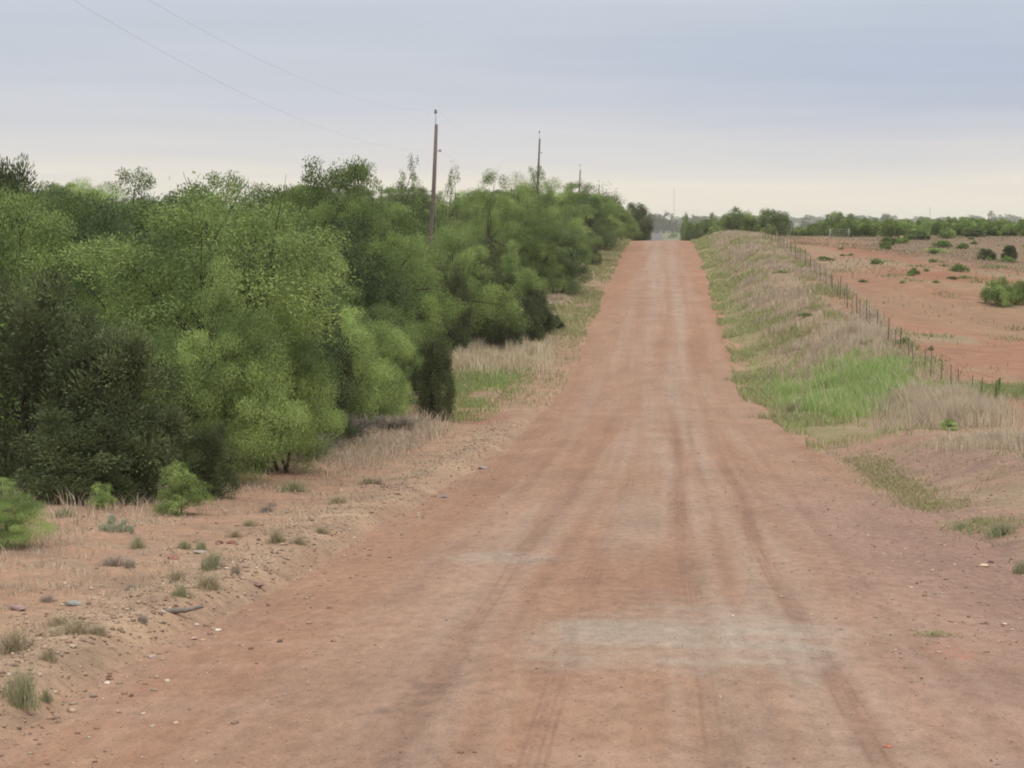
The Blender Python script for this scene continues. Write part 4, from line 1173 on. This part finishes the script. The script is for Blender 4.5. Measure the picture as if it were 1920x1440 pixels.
TUFTS = [  # kind, px, base y, px width, px height, label
 ('grey', 215, 1062, 60, 34, 'left grey tuft of a withered pair on bare sand before the small mesquite'),
 ('grey', 243, 1066, 34, 30, 'right grey tuft of a withered pair on bare sand before the small mesquite'),
 ('dull', 333, 1090, 52, 38, 'olive dry tuft, leftmost of the tuft cluster above the bent wood scrap'),
 ('green', 398, 1066, 60, 40, 'tallest greenish tuft at the back of the tuft cluster'),
 ('dull', 390, 1103, 66, 42, 'thick dry tuft at the front of the tuft cluster'),
 ('green', 340, 1118, 44, 28, 'small pale green tuft below the tuft cluster'),
 ('grey', 443, 1078, 26, 32, 'small upright grey tuft right of the tuft cluster'),
 ('dull', 518, 1018, 38, 36, 'pale green tuft, left of two near the stony bank'),
 ('dull', 560, 1020, 36, 26, 'darker tuft, right of two near the stony bank'),
 ('green', 345, 1030, 36, 22, 'flat green tuft touching the red stone, left half'),
 ('green', 378, 1031, 32, 20, 'flat green tuft by the red stone, right half'),
 ('grey', 267, 1168, 30, 26, 'round grey brown tuft alone beside the stony bank'),
 ('dull', 140, 1190, 90, 44, 'wide dry tuft between the slate and the lower left tufts'),
 ('dull', 186, 1190, 44, 30, 'dark dry tuft at the right end of the wide dry tuft'),
 ('dull', 112, 1172, 60, 30, 'thin straw tuft behind the wide dry tuft'),
 ('dull', 22, 1222, 90, 66, 'large dry brown tuft at the left picture edge'),
 ('dull', 92, 1240, 46, 40, 'dry tuft right of the large brown tuft'),
 ('green', 38, 1318, 100, 80, 'largest green tuft low at the left picture edge'),
 ('green', 86, 1316, 30, 34, 'small green sprig beside the largest green tuft'),
 ('grey', 90, 1128, 36, 22, 'low grey tuft above the slate'),
 ('grey', 246, 1106, 26, 20, 'small brown tuft in the middle of bare sand'),
 ('green', 258, 1028, 30, 30, 'bright little green plant right of the prickly pear'),
 ('dull', 603, 1000, 34, 20, 'faint tuft nearest the gravel bank below the dry brush'),
 ('green', 548, 922, 60, 26, 'grey-green low plant under the drooping mesquite'),
 ('dull', 690, 908, 50, 22, 'brown dry tuft, left one on the sandy shelf past the drooping mesquite'),
 ('grey', 710, 908, 24, 20, 'brown dry tuft, right one on the sandy shelf past the drooping mesquite'),
 ('dull', 632, 945, 46, 26, 'dull tuft on the stony shelf below the grey-green plant'),
 ('dull', 440, 1008, 36, 22, 'dull dark tuft just above the dark scrap of wood'),
 ('grey', 500, 960, 40, 24, 'brown tuft at the shadow edge of the low juniper'),
 ('green', 120, 970, 46, 26, 'green weed at the shaded foot of the biggest juniper'),
 ('dull', 470, 985, 40, 18, 'thin straw tuft between the juniper shade and the gravel bank'),
 ('green', 1875, 1002, 70, 28, 'grey-green tuft on the stony mound edge at the right'),
 ('green', 1803, 992, 46, 16, 'low green tuft left of the grey-green tuft on the mound edge'),
 ('green', 1912, 1076, 40, 30, 'grey-green tuft cut by the right picture edge'),
 ('low', 1455, 786, 90, 26, 'low grey-green weeds spreading onto the right road edge'),
 ('low', 1396, 712, 60, 20, 'low pale green weeds at the right road edge in the dip'),
 ('green', 1488, 776, 56, 30, 'taller green weeds joining the low grey-green weeds at the road edge'),
 ('low', 1440, 652, 50, 18, 'small weed patch on the right verge below the compact bush'),
 ('low', 1752, 1192, 74, 16, 'flat green weeds growing out of the road beside orange soil'),
]
for i, (k, px, py, w, h, lab) in enumerate(TUFTS):
    p = on_ground(px, py); m = p[1] / F_PX
    me = TUFT[k][i % len(TUFT[k])]
    o = link('grass_tuft', me, None, p); tag(o, lab, 'grass tuft')
    sx = w * m / .42; o.scale = (sx, sx, h * m / (.10 if k == 'low' else .21)); o.rotation_euler = (0, 0, _r.uniform(0, 6.28))

def rock_mesh(name, seed, flat=.5, sub=2):
    import bmesh
    g = np.random.default_rng(seed)
    bm = bmesh.new(); bmesh.ops.create_icosphere(bm, subdivisions=sub + 1, radius=1)
    off = g.uniform(0, 50, 3)
    cuts = [(dirs_g(g), g.uniform(.55, .85)) for _ in range(9)]
    for v in bm.verts:
        c = np.array(v.co)
        for nrm, dd in cuts:
            s = c @ nrm
            if s > dd: c = c - nrm * (s - dd) * .9
        c = c * (1 + .10 * float(fbm(np.array([c[0] * 2 + off[0]]), np.array([c[1] * 2 + c[2] * 2 + off[1]]), 3, 3)[0]))
        v.co = (c[0], c[1], c[2] * flat)
    me = bpy.data.meshes.new(name); bm.to_mesh(me); bm.free()
    return me
def dirs_g(g):
    v = g.normal(size=3); return v / np.linalg.norm(v)
ROCKS = [  # px, py(base), w px, flat, colour, label
 (135, 1138, 34, .55, (0.25, 0.245, 0.215), 'grey-green slab of slate on the sand at left'),
 (30, 1146, 32, .5, (0.31, 0.22, 0.19), 'mauve stone at the left picture edge'),
 (323, 1050, 22, .5, (0.27, 0.135, 0.11), 'dark red stone above the tuft cluster'),
 (373, 1040, 26, .35, (0.33, 0.27, 0.23), 'flat grey stone beside the dark red stone'),
 (410, 1020, 16, .45, (0.16, 0.075, 0.055), 'blackish red stone among the tufts'),
 (432, 1020, 18, .45, (0.24, 0.11, 0.085), 'rust coloured stone touching the blackish red stone'),
 (508, 950, 22, .5, (0.17, 0.11, 0.09), 'dark brown stone in the shade by the low juniper'),
 (303, 1150, 16, .5, (0.50, 0.43, 0.38), 'pale stone left of the bent wood scrap'),
 (408, 1184, 12, .5, (0.60, 0.54, 0.47), 'white stone lying just on the road edge'),
 (368, 1174, 10, .5, (0.58, 0.50, 0.42), 'cream stone on the gravel bank above the white stone'),
 (199, 1284, 12, .5, (0.58, 0.52, 0.46), 'small white stone low on the gravel bank'),
 (281, 1236, 20, .5, (0.38, 0.285, 0.245), 'mauve grey stone half buried in the gravel bank'),
 (362, 1200, 14, .5, (0.45, 0.30, 0.24), 'pinkish stone at the foot of the gravel bank'),
 (830, 934, 18, .6, (0.24, 0.20, 0.18), 'grey stone at the road edge past the sandy shelf'),
 (905, 880, 18, .5, (0.27, 0.22, 0.195), 'grey flat stone farther along the left road edge'),
 (745, 928, 12, .5, (0.30, 0.18, 0.14), 'brown stone on the sandy shelf'),
 (480, 1101, 26, .3, (0.20, 0.125, 0.10), 'flat dark stone at the top of the gravel bank'),
 (1846, 1064, 16, .5, (0.56, 0.42, 0.28), 'yellowish stone on the right shoulder'),
 (1858, 1056, 12, .6, (0.16, 0.11, 0.10), 'dark stone behind the yellowish stone'),
 (1882, 1173, 12, .5, (0.55, 0.45, 0.38), 'pale stone on the gravelly right shoulder'),
 (1898, 1182, 8, .5, (0.52, 0.42, 0.34), 'smaller pale stone next to the pale shoulder stone'),
 (1708, 1103, 7, .5, (0.55, 0.45, 0.38), 'single pale pebble on the right half of the road'),
 (1087, 1421, 7, .6, (0.20, 0.12, 0.09), 'dark clod at the bottom of the road centre'),
 (863, 1415, 16, .22, (0.19, 0.12, 0.09), 'flat dark clod at the bottom left of the road'),
 (624, 1204, 11, .5, (0.24, 0.15, 0.11), 'dark stone on the left half of the road'),
 (1665, 1405, 16, .25, (0.40, 0.15, 0.09), 'orange clod low on the right of the road'),
 (1792, 806, 10, .5, (0.55, 0.50, 0.46), 'white stone on the mound top under the straw grass'),
]
for i, (px, py, w, fl, c, lab) in enumerate(ROCKS):
    p = on_ground(px, py); m = p[1] / F_PX
    me = rock_mesh('rock', 900 + i, fl); me.materials.append(tint_material('rock_face', 1.0, (3, 3, 3), .3, c, 0.0))
    o = link('rock', me, None, (p[0], p[1] + w * m * .4, p[2] + w * m * .08)); s = w * m / 2 * 1.12; o.scale = (s, s * .85, s)
    o.rotation_euler = (0, 0, _r.uniform(-.5, .5)); tag(o, lab, 'rock')

# bent scrap of wood on the bank
p = on_ground(335, 1158); m = p[1] / F_PX
V, F, _ = join([tube([(-.22, -.03, .02), (-.1, .0, .035), (.05, .02, .045), (.2, .07, .07)], [.016, .024, .022, .012], 8)])
o = link('driftwood', mesh_np('driftwood', V, F, M_TWIG, None, True), None, p); tag(o, 'bent grey scrap of wood lying on the gravel bank', 'driftwood')

# prickly pear
p = on_ground(207, 998); m = p[1] / F_PX
pc = thing('prickly_pear', 'grey-green prickly pear with flat round pads before the dark junipers', 'cactus', p)
def pad(cx, cz, r, tilt, rz, cy=0.0):
    import bmesh
    bm = bmesh.new(); bmesh.ops.create_uvsphere(bm, u_segments=18, v_segments=12, radius=1)
    for v in bm.verts:
        k = 1 - .25 * max(0, -v.co.z)
        v.co = Vector((v.co.x * r * .85 * k, v.co.y * r * .16, v.co.z * r))
    bm.transform(Matrix.Translation((cx, cy, cz)) @ Matrix.Rotation(rz, 4, 'Z') @ Matrix.Rotation(tilt, 4, 'Y'))
    me = bpy.data.meshes.new('pad'); bm.to_mesh(me); bm.free(); me.materials.append(M_CACTUS)
    for q in me.polygons: q.use_smooth = True
    link('pad', me, pc)
for a in ((0, .06, .085, .1, .2), (.12, .045, .07, .5, -.4), (-.10, .04, .065, -.5, .5), (.02, .165, .06, .25, .6), (.21, .03, .06, .7, .1, .05), (.30, .05, .055, .2, -.6, -.1), (.17, .12, .05, .6, .9)):
    pad(*a)

# ------------------------------------------------------------------ utility poles and their wires
LINE_X = -11.3
PD = [94.0, 177.0, 262.0, 343.0]
PTOP = [205, 245, 308, 338]
PDESC = ['tall brown utility pole, nearest and tallest on the left', 'second utility pole rising out of the trees right of the tallest one',
         'thin third utility pole behind the green crowns', 'fourth utility pole half hidden by the pale thin leaved tree']
TOPS = []
for i, d in enumerate(PD):
    px = [818, 1012, 1088, 1123.5][i]
    tp = at(px, PTOP[i], d); tp[2] -= .75
    zb = gz(tp[0], d)
    H = tp[2] - zb
    o = thing('utility_pole', PDESC[i], 'utility pole', (tp[0] - .042 * H, d, zb), 0, 'utility poles along the left of the road')
    lean = math.atan(.042)
    V, F = tube([(0, 0, -.6), (.003 * H, 0, H * .3), (.042 * H * .62, 0, H * .65), (.042 * H, 0, H)], [.13, .115, .10, .08], 14)
    link('shaft', mesh_np('pole_shaft', V, F, M_POLE, None, True), o)
    V, F = tube([(.042 * H - .03, -.02, H - .25), (.042 * H - .03, -.02, H + .58)], [.022, .02], 6)
    pin = link('top_pin', mesh_np('top_pin', V, F, M_GALV, None, True), o)
    V, F = tube([(0, 0, 0), (0, 0, .05), (0, 0, .09), (0, 0, .15), (0, 0, .20)], [.06, .085, .055, .07, .03], 12)
    ins = link('insulator', mesh_np('pin_insulator', V, F, M_PORC, None, True), pin, (.042 * H - .03, -.02, H + .55))
    V, F, _ = join([tube([(.042 * H * .86 + .08, 0, H - 1.32), (.042 * H * .86 + .27, 0, H - 1.30)], .02, 6), tube([(.042 * H * .86 + .25, 0, H - 1.37), (.042 * H * .86 + .25, 0, H - 1.24)], [.05, .055], 10)])
    link('neutral_bracket', mesh_np('neutral_bracket', V, F, M_GALV, None, True), o)
    V, F = tube([(.042 * H * .5 + .15, -.12, H * .12), (.042 * H * .62 + .135, -.1, H * .65), (.042 * H + .09, -.08, H - .05)], .008, 4)
    link('ground_wire', mesh_np('ground_wire', V, F, M_WIRE), o)
    TOPS.append((np.array([tp[0] - .03, d, tp[2] + .74]), np.array([tp[0] - .042 * H * .14 + .25, d, tp[2] - 1.25])))
near = (np.array([TOPS[0][0][0] + .1, 10.0, 7.0]), np.array([TOPS[0][0][0] + .4, 10.0, 6.4]))
def wire(A, B, sag, label, r=.010):
    u = np.linspace(0, 1, 40)
    P = A[None] * (1 - u)[:, None] + B[None] * u[:, None]; P[:, 2] -= 4 * sag * u * (1 - u)
    V, F = tube(P, r, 5)
    o = link('overhead_wire', mesh_np('overhead_wire', V, F, M_WIRE, None, True)); tag(o, label, 'wire', 'overhead wires along the pole line')
wire(near[0], TOPS[0][0], 1.75, 'upper thin wire sweeping from the sky at upper left to the tallest pole top', .0026)
wire(near[1], TOPS[0][1], 1.75, 'lower thin wire sweeping from the sky at upper left to the tallest pole', .0026)
names = ['between the tallest pole and the second pole', 'between the second and third poles', 'between the third and fourth poles']
for i in range(3):
    wire(TOPS[i][0], TOPS[i + 1][0], 1.6, 'upper wire ' + names[i], .0026)
    wire(TOPS[i][1], TOPS[i + 1][1], 1.8, 'lower wire ' + names[i], .0026)

# ------------------------------------------------------------------ fences
def t_post(H, w=.035):
    # steel T section: a flange and a web
    def box(x0, x1, y0, y1, z0, z1):
        V = np.array([(x, y, z) for z in (z0, z1) for x, y in ((x0, y0), (x1, y0), (x1, y1), (x0, y1))])
        return V, np.array([(0, 2, 1), (0, 3, 2), (4, 5, 6), (4, 6, 7), (0, 1, 5), (0, 5, 4), (1, 2, 6), (1, 6, 5), (2, 3, 7), (2, 7, 6), (3, 0, 4), (3, 4, 7)])
    return join([box(-w, w, -.008, .008, -.3, H), box(-.007, .007, .009, .045, -.3, H - .01)])[:2]
def build_fence():
    f = thing('wire_fence', 'wire fence of thin dark steel posts separating the verge from the red field', 'fence', (9.3, 100, gz(9.3, 100)))
    inv = np.array(f.location)
    V, F = t_post(1.2, .017)
    tall = mesh_np('fence_post', V, F, M_STEEL)
    V, F = t_post(.95, .010)
    stay = mesh_np('fence_stay', V, F, M_STEEL)
    ys_ = []; y = 53.0; k = 0
    while y < 172:
        x = 9.3 + .05 * math.sin(y * 1.7); z = gz(x, y)
        o = link('post', tall if k % 2 == 0 and y > 70 else stay, f, Vector((x, y, z)) - Vector(inv)); o.rotation_euler = (_r.uniform(-.05, .05), _r.uniform(-.05, .05), 0)
        o.scale = (1, 1, _r.uniform(.9, 1.05)); ys_.append((x, y, z)); y += 2.1 + .25 * _r.uniform(-1, 1); k += 1
    P0 = np.array(ys_)
    for h in (.30, .55, .80, 1.02):
        P = P0 + [0, -.02, h] - inv
        V, F = tube(P, .003, 3)
        link('wire', mesh_np('fence_wire', V, F, M_STEEL), f)
build_fence()

p = on_ground(652, 795)
lf = thing('fence_post', 'pale weathered wooden fence post leaning in the dry brush at left', 'fence post', p)
V, F = tube([(0, 0, -.2), (.01, 0, .35), (.03, 0, .78)], [.035, .033, .028], 8)
link('shaft', mesh_np('old_post', V, F, M_PALEWOOD, None, True), lf)
for hh in (.35, .62):
    a = p + np.array([.02, 0, hh]); P = [(-1.6, -5.2, hh + .15), (.02, .03, hh), (2.3, 6.5, hh - .12)]
    V, F = tube(P, .004, 3); link('wire', mesh_np('old_wire', V, F, M_WIRE), lf)

# pipe gate and rail fence on the rise
def pipe_gate(px0, px1, ytop, d, label, h=1.25, rails=5, pale=False):
    a, b = at(px0, ytop, d), at(px1, ytop, d); L = b[0] - a[0]
    z0 = gz((a[0] + b[0]) / 2, d)
    g = thing('pipe_gate', label, 'gate', (a[0], d, z0))
    top = h
    M = M_PALEWOOD if pale else M_STEEL
    for x in (0, L):
        V, F = tube([(x, 0, -.5), (x, 0, top + .1)], .05, 10); link('post', mesh_np('gate_post', V, F, M, None, True), g)
    parts = [tube([(.1, 0, top - i * (h - .2) / (rails - 1)), (L - .1, 0, top - i * (h - .2) / (rails - 1))], .02, 8) for i in range(rails)]
    parts += [tube([(x, 0, top), (x, 0, top - h + .2)], .02, 8) for x in (.12, L * .5, L - .12)]
    V, F, _ = join(parts); link('rails', mesh_np('gate_rails', V, F, M, None, True), g)
pipe_gate(1436, 1487, 417, 215, 'dark pipe gate in front of the green tree pair')
pipe_gate(1556, 1592, 432, 205, 'low pale rail gate below the lone ridge tree', .9, 4, True)

def far_pole(name, px, ytop, d, r, label, cat, group=None, arms=False):
    t = at(px, ytop, d); z = gz(t[0], d); H = t[2] - z
    o = thing(name, label, cat, (t[0], d, z), 0, group)
    V, F = tube([(0, 0, -.5), (0, 0, H)], [r * 1.2, r], 8); link('shaft', mesh_np('far_shaft', V, F, M_POLE if not arms else M_GALV, None, True), o)
    if arms:
        parts = []
        for k in range(3):
            a = k * 2.094
            parts.append(tube([(r * 2.4 * math.cos(a), r * 2.4 * math.sin(a), 0), (r * 2.4 * math.cos(a), r * 2.4 * math.sin(a), H * .96)], r * .5, 4))
        for i in range(24):
            zz = H * .96 * i / 24; a = (i % 3) * 2.094; b = a + 2.094
            parts.append(tube([(r * 2.4 * math.cos(a), r * 2.4 * math.sin(a), zz), (r * 2.4 * math.cos(b), r * 2.4 * math.sin(b), zz + H * .04)], r * .35, 3))
        V, F, _ = join(parts); link('lattice', mesh_np('mast_lattice', V, F, M_GALV), o)
    else:
        V, F = tube([(-.9, 0, H - .4), (.9, 0, H - .4)], .06, 6); link('crossarm', mesh_np('far_arm', V, F, M_POLE), o)
far_pole('radio_mast', 1264, 352, 1150, .06, 'thin hazy radio mast above the far end of the road', 'mast', None, True)
far_pole('radio_mast', 1744, 386, 1150, .06, 'short thin mast above the scrub belt at right', 'mast', None, True)
far_pole('utility_pole', 1586, 408, 240, .05, 'thin pole standing at the right foot of the lone ridge tree', 'pole')
far_pole('utility_pole', 1859, 395, 900, .16, 'far dark utility pole over the hazy treeline at right', 'utility pole')

# ------------------------------------------------------------------ haze
def build_haze():
    m, nt, N, L = nmat('haze_air')
    out = N('ShaderNodeOutputMaterial'); v = N('ShaderNodeVolumePrincipled')
    v.inputs['Color'].default_value = (1.0, 0.965, 0.91, 1)
    v.inputs['Density'].default_value = 0.00018
    v.inputs['Anisotropy'].default_value = 0.2
    L(v.outputs[0], out.inputs['Volume'])
    x0, x1, y0, y1, z0, z1 = -6900, 6900, -300, 7000, -60, 25
    V = np.array([(x, y, z) for z in (z0, z1) for x, y in ((x0, y0), (x1, y0), (x1, y1), (x0, y1))], float)
    F = np.array([(0, 3, 2, 1), (4, 5, 6, 7), (0, 1, 5, 4), (1, 2, 6, 5), (2, 3, 7, 6), (3, 0, 4, 7)])
    o = link('haze', mesh_np('haze', V, F, m)); tag(o, 'pale air that veils the far country', None, None, 'stuff')
build_haze()
print('verts', sum(len(m.vertices) for m in bpy.data.meshes), 'objects', len(bpy.data.objects))
